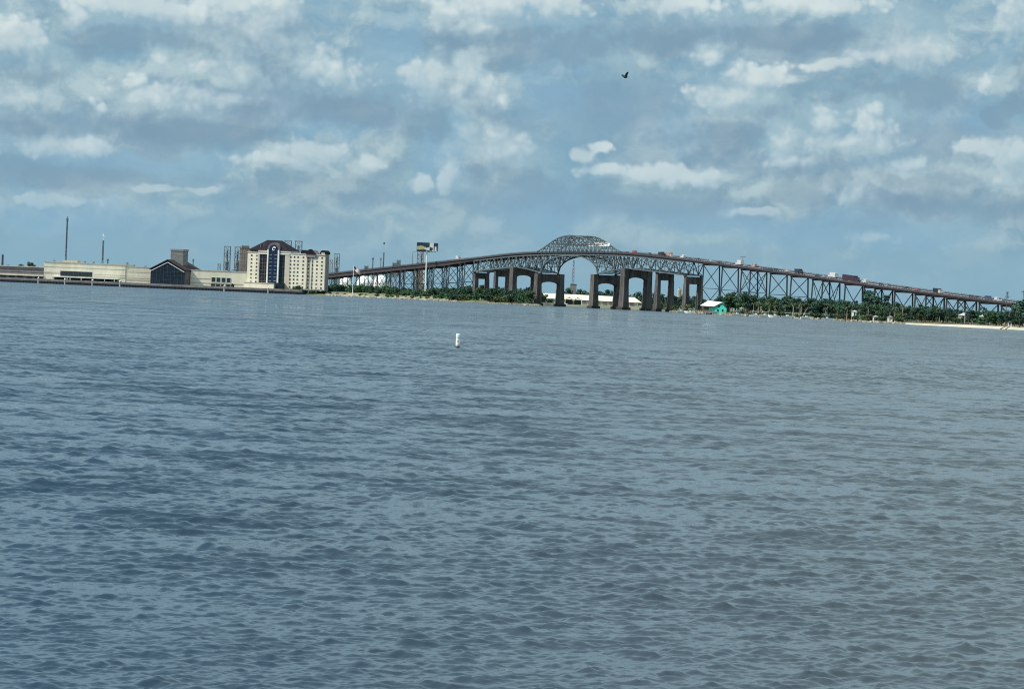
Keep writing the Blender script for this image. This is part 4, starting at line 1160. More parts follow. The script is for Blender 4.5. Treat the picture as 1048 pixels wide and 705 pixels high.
for px, yt, lab in ((402.5, 268.5, 'left of a pair of blocky refinery units behind the left bridge slope'), (406.8, 266.0, 'right of a pair of blocky refinery units behind the left bridge slope'), (374, 272, 'small dark refinery unit just above the deck right of the flag')):
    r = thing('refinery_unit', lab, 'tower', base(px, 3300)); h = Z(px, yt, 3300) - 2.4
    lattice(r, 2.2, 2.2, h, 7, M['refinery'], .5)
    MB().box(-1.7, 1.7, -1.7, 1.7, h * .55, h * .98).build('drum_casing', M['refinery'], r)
r = thing('coker_tower', 'tall brown refinery tower standing behind the billboard', 'tower', base(428.6, 3300))
h = Z(430, 256.5, 3300) - 2.4
MB().box(-3.9, 3.9, -4, 4, 0, h * .72).build('casing', M['refbrown'], r)
lattice(r, 4.0, 3.4, h, 11, M['refbrown'], .7)
MB().tube((1.6, -1, h * .7), (1.6, -1, h), 1.0, 1.0, 10).build('riser', M['refinery'], r)
r = thing('refinery_crane', 'small slanted refinery hoist left of the brown tower behind the billboard', 'hoist', base(420.8, 3300))
h = Z(422, 258, 3300) - 2.4
MB().tube((0, 0, 0), (0, 0, h), .35, .3, 8).build('mast', M['steelpale'], r)
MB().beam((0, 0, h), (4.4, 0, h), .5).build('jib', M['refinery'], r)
MB().lathe((-.6, 0), [(.3, h * .60), (2.2, h * .64), (2.2, h * .67), (.4, h * .70)], 10).build('hook_block', M['steeldark'], r)

# white storage domes seen under the deck
for px, rr, ytop, lab in ((353.2, 7.5, 283.0, 'leftmost white storage dome under the bridge deck, half hidden by trees'), (373.6, 9.4, 281.8, 'middle white storage dome behind the flagpole'), (388.8, 9.8, 281.6, 'rightmost white storage dome under the left bridge slope')):
    Yd = 3050.0
    zt_ = Z(px, ytop, Yd); zb = Z(px, 291.5, Yd)
    r = thing('storage_dome', lab, 'storage tank', base(px, Yd, 2.4), group='white storage domes')
    hh = zt_ - 2.4; wall = max(3.0, zt_ - 2.4 - rr * 1.02)
    MB().lathe((0, 0), [(rr, 0), (rr, wall)], 28).build('wall', M['tank'], r, smooth=False)
    MB().lathe((0, 0), [(rr * 1.005, wall)] + [(rr * math.cos(a), wall + (hh - wall) * math.sin(a)) for a in np.linspace(.1, 1.52, 9)], 28).build('dome', M['tank'], r, smooth=True)
    MB().tube((0, 0, hh - .2), (0, 0, hh + .8), .5, .5, 8).build('vent', M['steelpale'], r)

# billboard on the left bank
YB = 2600.0
r = thing('billboard', 'tall billboard with gold and navy picture and pale end panel on one pole', 'billboard', base(435.2, YB, 1.8))
bz0, bz1 = Z(437, 257.0, YB) - 1.8, Z(437, 248.4, YB) - 1.8
bxc = X(435.2, YB)
bxx = lambda px: X(px - 2.0, YB) - bxc
MB().tube((0, 0, -1), (0, 0, bz0), .75, .6, 12).build('pole', M['whitestone'], r)
g = MB(); g.box(bxx(426.6), bxx(448), .2, .9, bz0 - .6, bz0 + .3); g.box(bxx(427), bxx(447.6), -1.4, -.6, bz0 - .9, bz0 - .6)
for px in (428, 434, 440, 446): g.beam((bxx(px), -1.2, bz0 - .75), (bxx(px), .3, bz0 - .2), .25)
g.build('catwalk', M['steeldark'], r)
pn = MB().box(bxx(426.6), bxx(439.6), -.25, .3, bz0, bz1).build('picture_panel', M['posterdark'], r)
g = MB()
g.prism([(bxx(427.0), bz0 + 1.0), (bxx(433.6), bz0 + 1.2), (bxx(435.0), bz0 + 3.2), (bxx(433.4), bz0 + 4.6), (bxx(430.5), bz0 + 4.8), (bxx(427.0), bz0 + 4.2)], -.30, -.26)
g.build('gold_shape', M['gold'], pn)
g = MB()
g.prism([(bxx(434.2), bz0 + 1.6), (bxx(439.4), bz0 + .5), (bxx(439.4), bz0 + 4.2), (bxx(438.2), bz0 + 3.2), (bxx(435.0), bz0 + 4.4)], -.30, -.26)
g.build('white_shape', M['whitestone'], pn)
g = MB(); g.prism([(bxx(435.0), bz0 + 4.0), (bxx(436.2), bz0 + 2.8), (bxx(438.0), bz0 + 3.6), (bxx(438.8), bz0 + 6.4), (bxx(436.2), bz0 + 6.6)], -.34, -.31); g.build('dark_shape', M['leafdark'], pn)
pn = MB().box(bxx(440.0), bxx(448.2), -.25, .3, bz0 - .4, bz1 - .2).build('end_panel', M['whitestone'], r)
g = MB()
g.prism([(bxx(440.0), bz0 + .2), (bxx(442.4), bz0 + .2), (bxx(443.2), bz0 + 3.0), (bxx(440.0), bz0 + 4.0)], -.30, -.26)
g.build('dark_wedge', M['posterdark'], pn)
g = MB()
g.prism([(bxx(443.8), bz0 + .2), (bxx(444.7), bz0 + .2), (bxx(444.9), bz0 + 4.6), (bxx(446.6), bz0 + 4.6), (bxx(446.9), bz0 + .2), (bxx(448.2), bz0 + .2), (bxx(448.2), bz1 - .2), (bxx(443.8), bz1 - .2)], -.30, -.26)
g.build('dark_arch', M['posterdark'], pn)

# flag on a tall pole
YF = 2660.0
r = thing('flagpole', 'white flagpole on the left bank in front of the storage domes', 'flagpole', base(361.0, YF, 1.8))
fh = Z(362.2, 272.0, YF) - 1.8
MB().tube((0, 0, -.5), (0, 0, fh), .32, .18, 8).build('pole', M['white'], r)
MB().lathe((0, 0), [(.05, fh), (.3, fh + .3), (.05, fh + .6)], 8).build('finial', M['gold'], r)
fl = thing('flag', 'large drooping flag with navy canton and red and white stripes on the white pole', 'flag', base(361.0, YF - .0, 1.8))
def flagpt(u, v):                                    # u along the fly, v down the hoist
    return (.25 + 6.2 * u, .55 * math.sin(u * 6.0 + v), fh - .3 - 4.2 * v - 4.6 * u ** 1.15)
def flagpatch(u0, u1, v0, v1, name, m_):
    N, g = 10, MB()
    vs = []
    for i in range(N + 1):
        u = u0 + (u1 - u0) * i / N
        for v in (v0, v1):
            x, y, z = flagpt(u, v)
            vs += [(x, y - .03, z), (x, y + .03, z)]
    fs = []
    for i in range(N):
        a = i * 4; b2 = a + 4
        fs += [(a, b2, b2 + 2, a + 2), (a + 1, a + 3, b2 + 3, b2 + 1), (a, a + 1, b2 + 1, b2), (a + 2, b2 + 2, b2 + 3, a + 3)]
    fs += [(0, 2, 3, 1), (N * 4, N * 4 + 1, N * 4 + 3, N * 4 + 2)]
    g.add(vs, fs).build(name, m_, fl)
flagpatch(0, .4, 0, 7 / 13 - .002, 'canton', M['navy'])
for i in range(13):
    flagpatch(.402 if i < 7 else 0, 1, i / 13 + .001, (i + 1) / 13 - .001, 'stripe', M['redcloth'] if i % 2 == 0 else M['white'])
st = MB()
for i in range(5):
    for j in range(4):
        x, y, z = flagpt(.05 + .075 * i, .06 + .115 * j)
        st.box(x - .07, x + .07, y - .06, y - .035, z - .07, z + .07)
st.build('star', M['white'], fl)

# ------------------------------------------------------------------ beyond the main span
YP = 2640.0
r = thing('long_pavilion', 'long low cream roofed building beyond the bridge portals', 'building', base(608, YP, 2.0))
px_ = lambda p: X(p, YP) - X(608, YP)
z_a, z_b = Z(600, 301.8, YP) - 2, Z(600, 307.0, YP) - 2
x0, x1 = px_(552), px_(657)
MB().box(x0 + 1, x1 - 5, 1, 22, 0, z_b).build('wall', M['cream_dim'], r)
g = MB(); g.add([(x0, 0, z_b), (x1, 0, z_b - .5), (x1 - 3, 24, z_b - .5), (x0, 24, z_b), (x0 + 2, 11, z_a), (x1 - 7, 11, z_a - .4)], [(0, 1, 5, 4), (1, 2, 5), (2, 3, 4, 5), (3, 0, 4), (0, 3, 2, 1)])
g.build('roof', M['cream'], r)
g = MB()
for p in range(554, 652, 7): g.box(px_(p), px_(p + 4), .75, .99, 1.0, z_b - 1.2)
g.build('opening', M['greywall'], r)
for i, (p, rr) in enumerate(((582.6, 4.3), (591.2, 4.2))):
    a = thing('arched_kiosk', ('left' if i == 0 else 'right') + ' one of two small dark arched gates in front of the long cream building', 'gate', base(p, 2572, 1.0))
    out = [(rr * math.cos(t_), 3.4 + 3.6 * math.sin(t_)) for t_ in np.linspace(0, math.pi, 13)]
    inn = [((rr - .75) * math.cos(t_), 3.3 + 2.9 * math.sin(t_)) for t_ in np.linspace(math.pi, 0, 13)]
    N = 13
    ring = out + [(-rr, 0)] + [(-rr + .75, 0)] + inn + [(rr - .75, 0), (rr, 0)]
    g = MB()
    for k_ in range(12):
        q = [out[k_], out[k_ + 1], inn[11 - k_], inn[12 - k_]]
        g.prism(q, -1, 1)
    g.box(-rr, -rr + .75, -1, 1, 0, 3.35); g.box(rr - .75, rr, -1, 1, 0, 3.35)
    g.build('arch', M['cream'] if i else M['cream_dim'], a)
    MB().box(-rr + .75, rr - .75, .6, .9, 0, 5.4).build('lattice_door', M['dark'], a)
    MB().lathe((0, 0), [(.9, 6.8), (.7, 7.4), (.1, 7.9)], 8).build('finial', M['brown'], a)
r = thing('curved_slide', 'curved white ramp left of the two small arched gates', 'ramp', base(578.2, 2560, .6))
g = MB()
pr = None
for i in range(13):
    t_ = i / 12
    p_ = (-2.2 + 6.0 * t_ ** 1.7, 0, 5.6 - 5.0 * t_ ** .55)
    if pr: g.beam(pr, p_, 1.2, .7)
    pr = p_
g.build('ramp', M['white'], r)
g = MB(); g.beam((-2.2, 0, -.5), (-2.2, 0, 5.4), .5); g.beam((0.2, 0, -.5), (0.2, 0, 3.2), .4); g.build('support', M['whitestone'], r)
# radio tower with its hut
r = thing('lattice_tower', 'slender dark lattice tower with dull red sections seen through the main span', 'tower', base(585.6, 3000, 2.4))
h = Z(586.5, 266.5, 3000) - 2.4
nseg = 6
for i in range(nseg):
    g = MB(); za, zb = h * i / nseg, h * (i + 1) / nseg
    wa, wb = 1.8 - 1.3 * i / nseg, 1.8 - 1.3 * (i + 1) / nseg
    cs = ((-1, -1), (1, -1), (1, 1), (-1, 1))
    for s_ in range(2):
        z0_, z1_ = za + (zb - za) * s_ / 2, za + (zb - za) * (s_ + 1) / 2
        for j in range(4):
            a, b2 = cs[j], cs[(j + 1) % 4]
            g.beam((a[0] * wa, a[1] * wa, z0_), (a[0] * wb, a[1] * wb, z1_), .34)
            g.beam((a[0] * wa, a[1] * wa, z0_), (b2[0] * wb, b2[1] * wb, z1_), .24)
            g.beam((b2[0] * wa, b2[1] * wa, z0_), (a[0] * wb, a[1] * wb, z1_), .24)
    g.build('tower_section', M['redpaint'] if i % 2 == 0 else M['mast'], r)
MB().tube((0, 0, h), (0, 0, h + 4), .2, .1, 6).build('antenna', M['mast'], r)
r = thing('dark_block', 'dark blocky plant building at the foot of the lattice tower', 'building', base(586.2, 2960, 2.4))
hb_ = Z(586, 291.3, 2960) - 2.4
MB().box(-3.4, 3.4, -3, 3, 0, hb_).build('wall', M['greywall'], r); MB().box(-5.5, -3.4, -3, 3, 0, hb_ * .86).build('annex', M['greywall'], r)
MB().box(-3.6, 3.6, -3.2, 3.2, hb_, hb_ + .6).build('roof', M['roofdark'], r)
# pale silo and dark hull-like shed between the right portals
r = thing('silo', 'pale concrete silo seen left of the rightmost portal pier', 'silo', base(694.8, 2600, 2.4))
hs = Z(695, 295.5, 2600) - 2.4
MB().lathe((0, 0), [(1.9, 0), (1.9, hs - 1), (1.2, hs)], 14).build('shell', M['concrete'], r)
MB().tube((0, 0, hs), (0, 0, hs + .9), .4, .4, 8).build('vent', M['steelpale'], r)
r = thing('dark_shed', 'dark barge shed standing between the two right portal piers', 'shed', base(689.0, 2400, 2.2))
MB().box(-7, 6, -5, 5, 0, 9.0).build('wall', M['darkglass'], r); MB().prism([(-7.6, 9), (6.6, 9), (6.6, 9.6), (-.5, 11.2), (-7.6, 9.6)], -5.5, 5.5).build('roof', M['roofdark'], r)

# teal boathouse
Yt = 1944.0
r = thing('boathouse', 'bright teal boathouse with white roof on stilts at the water edge', 'boathouse', base(729.5, Yt, 0.0), R(-16))
q = lambda p: X(p, Yt) - X(729.5, Yt)
g = MB(); 
za = Z(738, 310.6, Yt); ze = Z(738, 314.2, Yt); zf = -0.2
xl, xg0, xg1 = q(718.0), q(732.4), q(745.6)
gm_ = [(xg0 + .3, zf), (xg1 - .3, zf), (xg1 - .3, ze - .4), ((xg0 + xg1) / 2 + .2, za - .3), (xg0 + .3, ze + .4)]
g.prism(gm_, -4.0, -3.6)
wl = g.build('gable_wall', M['teal'], r)
g = MB(); g.box(xl + .6, xg0 + .4, -3.2, -2.8, 3.0, ze - .2); g.box(xl + .6, xg1 - .6, 3.8, 4.2, 1, ze + .4); g.box(xg1 - .6, xg1 - .3, -3.6, 4.2, 1, ze); g.build('wall', M['wood'], r)
MB().box(xl + 6, xg0 + .3, -3.5, -3.25, 2.6, ze - .6).build('side_wall', M['teal'], r)
g = MB()
zr_ = Z(728, 308.6, Yt)
g.add([(xl, -5.2, ze + .3), (xg0 + .1, -5.2, ze + .1), (xg1 - 4.6, 1.2, zr_ - .5), (xl + 4.4, 1.2, zr_ + .3), (xl, -5.2, ze + .6), (xg0 + .1, -5.2, ze + .4), (xg1 - 4.6, 1.2, zr_ - .2), (xl + 4.4, 1.2, zr_ + .6)],
      [(0, 1, 2, 3), (4, 5, 6, 7), (0, 1, 5, 4), (1, 2, 6, 5), (2, 3, 7, 6), (3, 0, 4, 7)])
g.build('roof', M['white'], r)
g = MB(); g.add([(xg0 + .6, -5.0, ze + .3), ((xg0 + xg1) / 2 + .4, -4.6, za + .3), (xg1 + .5, -4.6, ze - .5), (xg1 + .5, 5, ze - .5), ((xg0 + xg1) / 2 + .4, 5, za + .2), (xg0 + .6, 5, ze + .2)], [(0, 1, 4, 5), (1, 2, 3, 4)])
g.add([(xg0 + .6, -5.0, ze + .55), ((xg0 + xg1) / 2 + .4, -4.6, za + .55), (xg1 + .5, -4.6, ze - .25), (xg1 + .5, 5, ze - .25), ((xg0 + xg1) / 2 + .4, 5, za + .45), (xg0 + .6, 5, ze + .45)], [(0, 1, 4, 5), (1, 2, 3, 4), (0, 1, 2, 3, 4, 5)])
g.build('gable_roof', M['teal'], r)
for x, z in ((xg0 + 2.6, 3.0), (xg0 + 6.0, 3.0)):
    f = MB().box(x - .6, x + .6, -4.12, -4.0, z - .8, z + .8).build('window', M['dark'], r)
MB().prism([(xg0 + 2.2, 5.2), (xg0 + 3.6, 5.0), (xg0 + 4.2, 6.4), (xg0 + 3.3, 7.0)], -4.12, -4.0).build('opening', M['dark'], r)
g = MB()
for x in np.linspace(xl + .5, xg1 - .6, 8):
    for y in (-4.5, 3.5): g.tube((x, y, -2), (x, y, 1.2 if x > xg0 else 2.9), .25, .25, 8)
g.build('stilt', M['wood'], r)
MB().box(xl, xg1, -4.8, 4.4, .9, 1.15).build('dock', M['whitestone'], r)
g = MB(); g.prism([(xl + 3, 1.2), (xl + 12, 1.2), (xl + 13.5, 2.4), (xl + 2.6, 2.2)], -5.8, -4.85); g.build('stored_hull', M['greywall'], r)
r = thing('sailboat_mast', 'slim pale pole standing at the left end of the teal boathouse', 'pole', base(713.6, 1972, .3))
MB().tube((0, 0, -2), (0, 0, Z(714, 300, 1972)), .3, .2, 8).build('pole', M['steelpale'], r)
MB().box(-.7, .7, -.3, .3, 8.5, 8.8).build('bracket', M['steelpale'], r)

# small white boats lying along the right shore
def boat():
    r = thing('small_boat', None, 'boat', group='small white boats along the right shore')
    g = MB(); vs = []
    for x, w_, zk in ((-3.2, 1.05, -.1), (-1, 1.2, -.15), (1.2, 1.0, -.1), (2.6, .55, .1), (3.3, .08, .5)):
        vs += [(x, -w_, 1.0 + .04 * (x + 3)), (x, -w_ * .6, zk), (x, w_ * .6, zk), (x, w_, 1.0 + .04 * (x + 3))]
    fs = [(i * 4 + j, (i + 1) * 4 + j, (i + 1) * 4 + (j + 1) % 4, i * 4 + (j + 1) % 4) for i in range(4) for j in range(4)] + [(0, 1, 2, 3), (16, 19, 18, 17)]
    g.add(vs, fs).build('hull', M['white'], r)
    MB().box(-.6, .5, -.45, .45, .9, 1.75).build('console', M['whitestone'], r)
    MB().box(-3.6, -3.15, -.25, .25, .3, 1.6).build('outboard_motor', M['rubber'], r)
    for sx in (-1, .8):
        for sy in (-.8, .8): MB().tube((sx, sy, .9), (sx, sy, 2.5), .06, .06, 6).build('canopy_post', M['steelpale'], r)
    MB().box(-1.3, 1.1, -1, 1, 2.5, 2.62).build('canopy', M['tarp'], r)
    return r
b0 = boat()
BO = [(682.5, 'left of the rightmost portal pier, first of three'), (698, 'at the foot of the rightmost portal pier'), (706.5, 'between the rightmost portal pier and the pale pole'), (755, 'first one right of the teal boathouse'),
      (774, 'leftmost of four in a row right of the teal boathouse'), (783.5, 'second of four in a row right of the boathouse'), (793.5, 'third of four in a row right of the boathouse'), (806.5, 'last of four in a row, in front of the palms'),
      (826, 'lone one under the middle of the right thicket'), (847, 'rightmost, just left of the small pale hut')]
for i, (px, lab) in enumerate(BO):
    Y = shoreY(px) - 14
    loc, rz, lab = (X(px, Y), Y, -.05), R((-8, 12, 170, 5, -12, 8, 176, 3, 15, -5)[i]), 'small white boat, ' + lab
    if i == 0: b0.location, b0.rotation_euler, b0['label'], b0.scale = loc, (0, 0, rz), lab, (1.25,) * 3
    else: copy_thing(b0, loc, rz, 1.25 if i not in (4, 5, 6, 7, 8) else 1.4, lab)

# little sheds and huts in the trees on the right shore
def hut(px, dy, w_, h_, label, wallm, roofm, z=1.8):
    Y = shoreY(px) + dy
    r = thing('hut', label, 'hut', base(px, Y, z), R(-12))
    MB().box(-w_ / 2, w_ / 2, 0, w_ * .8, -1, h_).build('wall', M[wallm], r)
    MB().prism([(-w_ / 2 - .4, h_), (w_ / 2 + .4, h_), (0, h_ + w_ * .28)], -.4, w_ * .8 + .4).build('roof', M[roofm], r)
    MB().box(-w_ * .12, w_ * .12, -.08, -.01, 0, h_ * .8).build('door', M['dark'], r)
    MB().box(w_ * .2, w_ * .38, -.08, -.01, h_ * .4, h_ * .8).build('window', M['glass'], r)
hut(874.5, 10, 3.2, 2.6, 'tiny white hut low in the right thicket, under the long maroon truck', 'white', 'white', 3.6)
hut(896, 6, 3.0, 1.8, 'tiny pale hut on the bank left of where the beach begins', 'white', 'whitestone')
hut(911, 6, 3.0, 2.0, 'tiny pale hut close to the left end of the sandy beach', 'whitestone', 'cream_dim')
hut(963, 30, 4.2, 2.0, 'small hut with pale roof behind the left part of the beach', 'cream_dim', 'white', 4.2)
hut(986, 30, 6.0, 2.0, 'long pale roofed hut behind the middle of the beach', 'cream_dim', 'white', 4.6)
hut(1006, 26, 4.4, 3.2, 'pale house with a peaked front behind the beach', 'whitestone', 'white', 3.2)
hut(1033.5, 20, 2.4, 1.8, 'small white hut near the right end of the beach', 'white', 'cream_dim', 2.4)
hut(760, 24, 4.0, 2.6, 'small pale hut behind the boats right of the boathouse', 'whitestone', 'whitestone', 2.6)
hut(782, 30, 5.0, 2.4, 'pale hut half hidden behind the row of four boats', 'cream_dim', 'white', 4.0)

# ------------------------------------------------------------------ channel buoy
Yb = 312.0
r = thing('buoy', 'white can buoy with faint orange bands floating in the middle of the lake', 'buoy', (at(468.2, 355.8, Yb).x, Yb, 0.0), 0)
r.rotation_euler = (0, R(1.0), 0)
MB().lathe((0, 0), [(.05, -1.2), (.25, -1.0), (.25, .22)], 20).build('float_base', M['algae'], r, smooth=False)
MB().lathe((0, 0), [(.225, .22), (.225, 1.18), (.25, 1.22), (.25, 1.50), (.21, 1.58), (.04, 1.62)], 20).build('column', M['white'], r)
for z in (.30, 1.12): MB().lathe((0, 0), [(.229, z), (.229, z + .05)], 20).build('band', M['orange'], r)
dm = MB()
for s in (-1, 1):
    dm.beam((0, -.232, .72 - .12), (s * .1, -.220, .72), .02); dm.beam((0, -.232, .72 + .12), (s * .1, -.220, .72), .02)
dm.build('diamond_mark', M['orange'], r)
MB().lathe((0, 0), [(.42, -.06), (.44, .02), (.36, .06)], 18).build('collar', M['algae'], r)

# ------------------------------------------------------------------ the bird
Yv = 120.0
bp_ = at(640.0, 79.6, Yv)
g = MB()
R_ = [(-.20, .01, 0), (-.14, .035, .0), (-.05, .052, .004), (.05, .045, .012), (.10, .028, .022), (.135, .030, .030), (.165, .018, .030), (.20, .003, .024)]
vs, n = [], 10
for x, rr, z in R_:
    vs += [(x, rr * math.cos(2 * math.pi * i / n), z + rr * math.sin(2 * math.pi * i / n)) for i in range(n)]
fs = [(j * n + i, j * n + (i + 1) % n, (j + 1) * n + (i + 1) % n, (j + 1) * n + i) for j in range(len(R_) - 1) for i in range(n)] + [tuple(range(n - 1, -1, -1)), tuple((len(R_) - 1) * n + i for i in range(n))]
g.add(vs, fs)
for s in (-1, 1):                                    # raised wings with a bend, thick near the body
    prev = None
    for k_ in range(7):
        u = k_ / 6
        y, z = s * (.03 + .17 * u), .02 + .21 * u ** .85
        xa, xb = .09 + .03 * math.sin(3 * u) - .12 * u * u, -.14 - .08 * u + .03 * u * u
        th_ = .016 * (1 - u) + .003
        cur = [(xa, y, z + th_), (xb, y, z + th_ * .5), (xb, y, z - th_ * .5), (xa, y, z - th_)]
        if prev:
            g.add(prev + cur, [(i, 4 + i, 4 + (i + 1) % 4, (i + 1) % 4) for i in range(4)] + [(0, 1, 2, 3), (7, 6, 5, 4)])
        prev = cur
g.add([(-.17, -.02, .006), (-.17, .02, .006), (-.33, .065, .0), (-.33, -.065, .0), (-.17, -.02, -.008), (-.17, .02, -.008), (-.33, .065, -.006), (-.33, -.065, -.006)], [(0, 1, 2, 3), (4, 7, 6, 5), (0, 4, 5, 1), (1, 5, 6, 2), (2, 6, 7, 3), (3, 7, 4, 0)])
o = g.build('bird', M['feather'])
o.location = bp_; o.rotation_euler = (R(20), R(10), R(236)); o.scale = (0.82,) * 3
tag(o, 'small black bird flying with raised wings high above the bridge', 'bird')

# ------------------------------------------------------------------ trees: real leaf clumps, a few kinds, copied
def crown_mesh(kind, seed):
    rnd = random.Random(seed)
    g = MB()
    lobes = []
    if kind == 'broad':
        for i in range(11):
            a, rr = rnd.uniform(0, 6.28), rnd.uniform(0.5, 3.6)
            lobes.append((rr * math.cos(a), rr * math.sin(a), rnd.uniform(4.5, 11.5) - rr * .35, rnd.uniform(1.5, 2.7)))
        nl, ls = 1000, .50
    elif kind == 'tall':
        for i in range(12):
            z = rnd.uniform(5, 15.5); m_ = (1 - abs(z - 9) / 10) * 2.6
            a = rnd.uniform(0, 6.28)
            lobes.append((m_ * math.cos(a) * rnd.random(), m_ * math.sin(a) * rnd.random(), z, rnd.uniform(1.1, 2.0)))
        nl, ls = 850, .48
    else:
        for i in range(9):
            a, rr = rnd.uniform(0, 6.28), rnd.uniform(0.2, 2.7)
            lobes.append((rr * math.cos(a), rr * math.sin(a), rnd.uniform(.8, 3.6) - rr * .2, rnd.uniform(.8, 1.6)))
        nl, ls = 620, .38
    for i in range(nl):
        x, y, z, rr = rnd.choice(lobes)
        d = Vector((rnd.gauss(0, 1), rnd.gauss(0, 1), rnd.gauss(0, 1))).normalized() * rr * rnd.uniform(.35, 1.08)
        c = Vector((x + d.x, y + d.y, max(.15, z + d.z * .85)))
        nrm = (d.normalized() + Vector((rnd.uniform(-.8, .8), rnd.uniform(-.8, .8), rnd.uniform(-.2, .9)))).normalized()
        up = Vector((0, 0, 1)) if abs(nrm.z) < .9 else Vector((1, 0, 0))
        a = nrm.cross(up).normalized(); b2 = nrm.cross(a)
        s1, s2 = ls * rnd.uniform(.5, 1.3), ls * rnd.uniform(.5, 1.1)
        g.add([c - a * s1, c - b2 * s2 + nrm * .1, c + a * s1, c + b2 * s2 - nrm * .12], [(0, 1, 2, 3)])
    return g, lobes
def make_tree(kind, seed, leaf, name, cat):
    r = thing(name, None, cat)
    g, lobes = crown_mesh(kind, seed)
    g.build('crown', M[leaf], r)
    tk = MB(); h = {'broad': 6.5, 'tall': 11, 'bush': 1.6}[kind]; w_ = {'broad': .34, 'tall': .28, 'bush': .12}[kind]
    tk.tube((0, 0, -1.0), (.1, 0, h * .5), w_, w_ * .75, 8); tk.tube((.1, 0, h * .5), (0, .1, h), w_ * .75, w_ * .4, 8)
    for x, y, z, rr in lobes[:6]:
        tk.tube((.05, 0, h * .45), (x * .8, y * .8, z), w_ * .4, w_ * .12, 6)
    tk.build('trunk', M['bark'], r)
    return r
protos = {}
def tree(kind, leaf, px, Y, hgt, label, group, z=None, name=None):
    nm = name or {'broad': 'broadleaf_tree', 'tall': 'slender_tree', 'bush': 'bush'}[kind]
    cat = 'bush' if kind == 'bush' else 'tree'
    nat = {'broad': 13.0, 'tall': 16.5, 'bush': 4.3}[kind]
    v_ = random.randrange(4)
    key = (kind, leaf, v_)
    x = X(px, Y)
    loc = (x, Y, 1.9 if z is None else z); sc = hgt / nat
    rz = random.uniform(0, 6.28)
    wide = sc * random.uniform(.95, 1.3)
    if key not in protos:
        r = make_tree(kind, hash((kind, v_)) % 1000 if False else {'broad': 10, 'tall': 40, 'bush': 70}[kind] + v_, leaf, nm, cat)
        protos[key] = r
        r.location, r.rotation_euler, r.scale = loc, (0, 0, rz), (wide, wide, sc)
        tag(r, label, cat, group)
        return r
    return copy_thing(protos[key], loc, rz, (wide, wide, sc), label, group)

rn = random.uniform
# left bank under the bridge
G1 = 'green bushes and trees on the left bank below the bridge'
L1 = 'green broadleaf tree in the thicket on the left bank below the bridge slope'
for i in range(128):
    px = rn(398, 546)
    near = i < 50
    dy = (rn(30, 44) if px < 445 else rn(8, 30)) if near else rn(40, 85) if px < 500 else rn(14, 50)
    tree('bush' if near else 'broad', random.choice(['leafmid', 'leafmid', 'leafdark', 'leafolive'] if near else ['leafdark', 'leafdark', 'leafmid']), px, shoreY(px) + dy, rn(3.6, 6.8) if near else rn(8.0, 12.8) * (1 if px > 440 else .85),
         ('low green bush along the water edge on the left bank below the bridge') if near else L1, G1)
for i in range(52):
    px = rn(335, 404); dy = rn(46, 110)
    tree('broad', random.choice(['leafdark', 'leafdark', 'leafmid']), px, shoreY(px) + dy, rn(8.0, 11.6), 'dark green tree between the hotel and the billboard, in front of the storage domes', 'trees between hotel and billboard')
for i in range(60):
    px = rn(334, 470); dy = rn(4, 38)
    tree('bush', random.choice(['leafolive', 'leafmid', 'leafdark']), px, shoreY(px) + dy, rn(1.6, 3.4), 'small shrub on the stony bank between the hotel and the bridge thicket', 'shrubs on the stony bank', z=1.2)
for i in range(14):
    px = rn(296, 333)
    tree('bush', random.choice(['leafolive', 'leafdark', 'leafmid']), px, 2711 + rn(-2, 1.5), rn(2.5, 5.0), 'garden shrub at the foot of the right hotel wing', 'shrubs below the hotel', z=4.4 if px < 308 else 1.5)
tree('bush', 'leafdark', 237.5, 2707, 3.6, 'dark shrub on the terrace below the four square windows', None, z=4.5)
tree('broad', 'leafdark', 20.6, 2800, 17.5, 'round dark tree behind the low brown grey building', None, z=2.4)
tree('broad', 'leafdark', 31.6, 2830, 20.5, 'larger dark tree close left of the casino wall', None, z=2.4)
tree('broad', 'leafdark', 7.5, 2900, 16.5, 'wispy dark tree near the left edge, right of the stubby mast', None, z=2.4)
# behind the bridge: tree belt seen through the portals
for i in range(58):
    px = rn(468, 722)
    Y = rn(2720, 3000)
    tree('broad', 'leafdark', px, Y, rn(11, 17), 'dark tree in the far belt seen through the bridge portals', 'far tree belt behind the bridge', z=2.4)
for i in range(18):
    px = rn(524, 562); tree('broad', random.choice(['leafdark', 'leafmid']), px, shoreY(px) + rn(60, 230), rn(7, 12), L1, G1)
for px, Y, hh, lab in ((562, 2560, 5.5, 'dark round bush beside the right leg of the left main pier'), (557, 2540, 4.4, 'lower dark bush between the legs of the left main pier'), (579, 2575, 4.0, 'green shrub left of the curved white ramp'), (546.5, 2440, 4.0, 'olive bush at the left foot of the left main pier')):
    tree('bush', 'leafdark' if hh > 4.2 else 'leafolive', px, Y, hh, lab, None, z=1.2)
for i in range(12):
    px = rn(664, 715); tree('bush', random.choice(['leafolive', 'leafmid']), px, shoreY(px) + rn(12, 60), rn(3.0, 6.5), 'olive bush on the bank around the right portal piers', 'bushes round the right portal piers')
for i in range(16):
    px = rn(666, 716); tree('broad', 'leafdark', px, shoreY(px) + rn(150, 420), rn(9, 14), 'dark tree behind the right portal piers', 'trees behind the right portal piers', z=2.2)
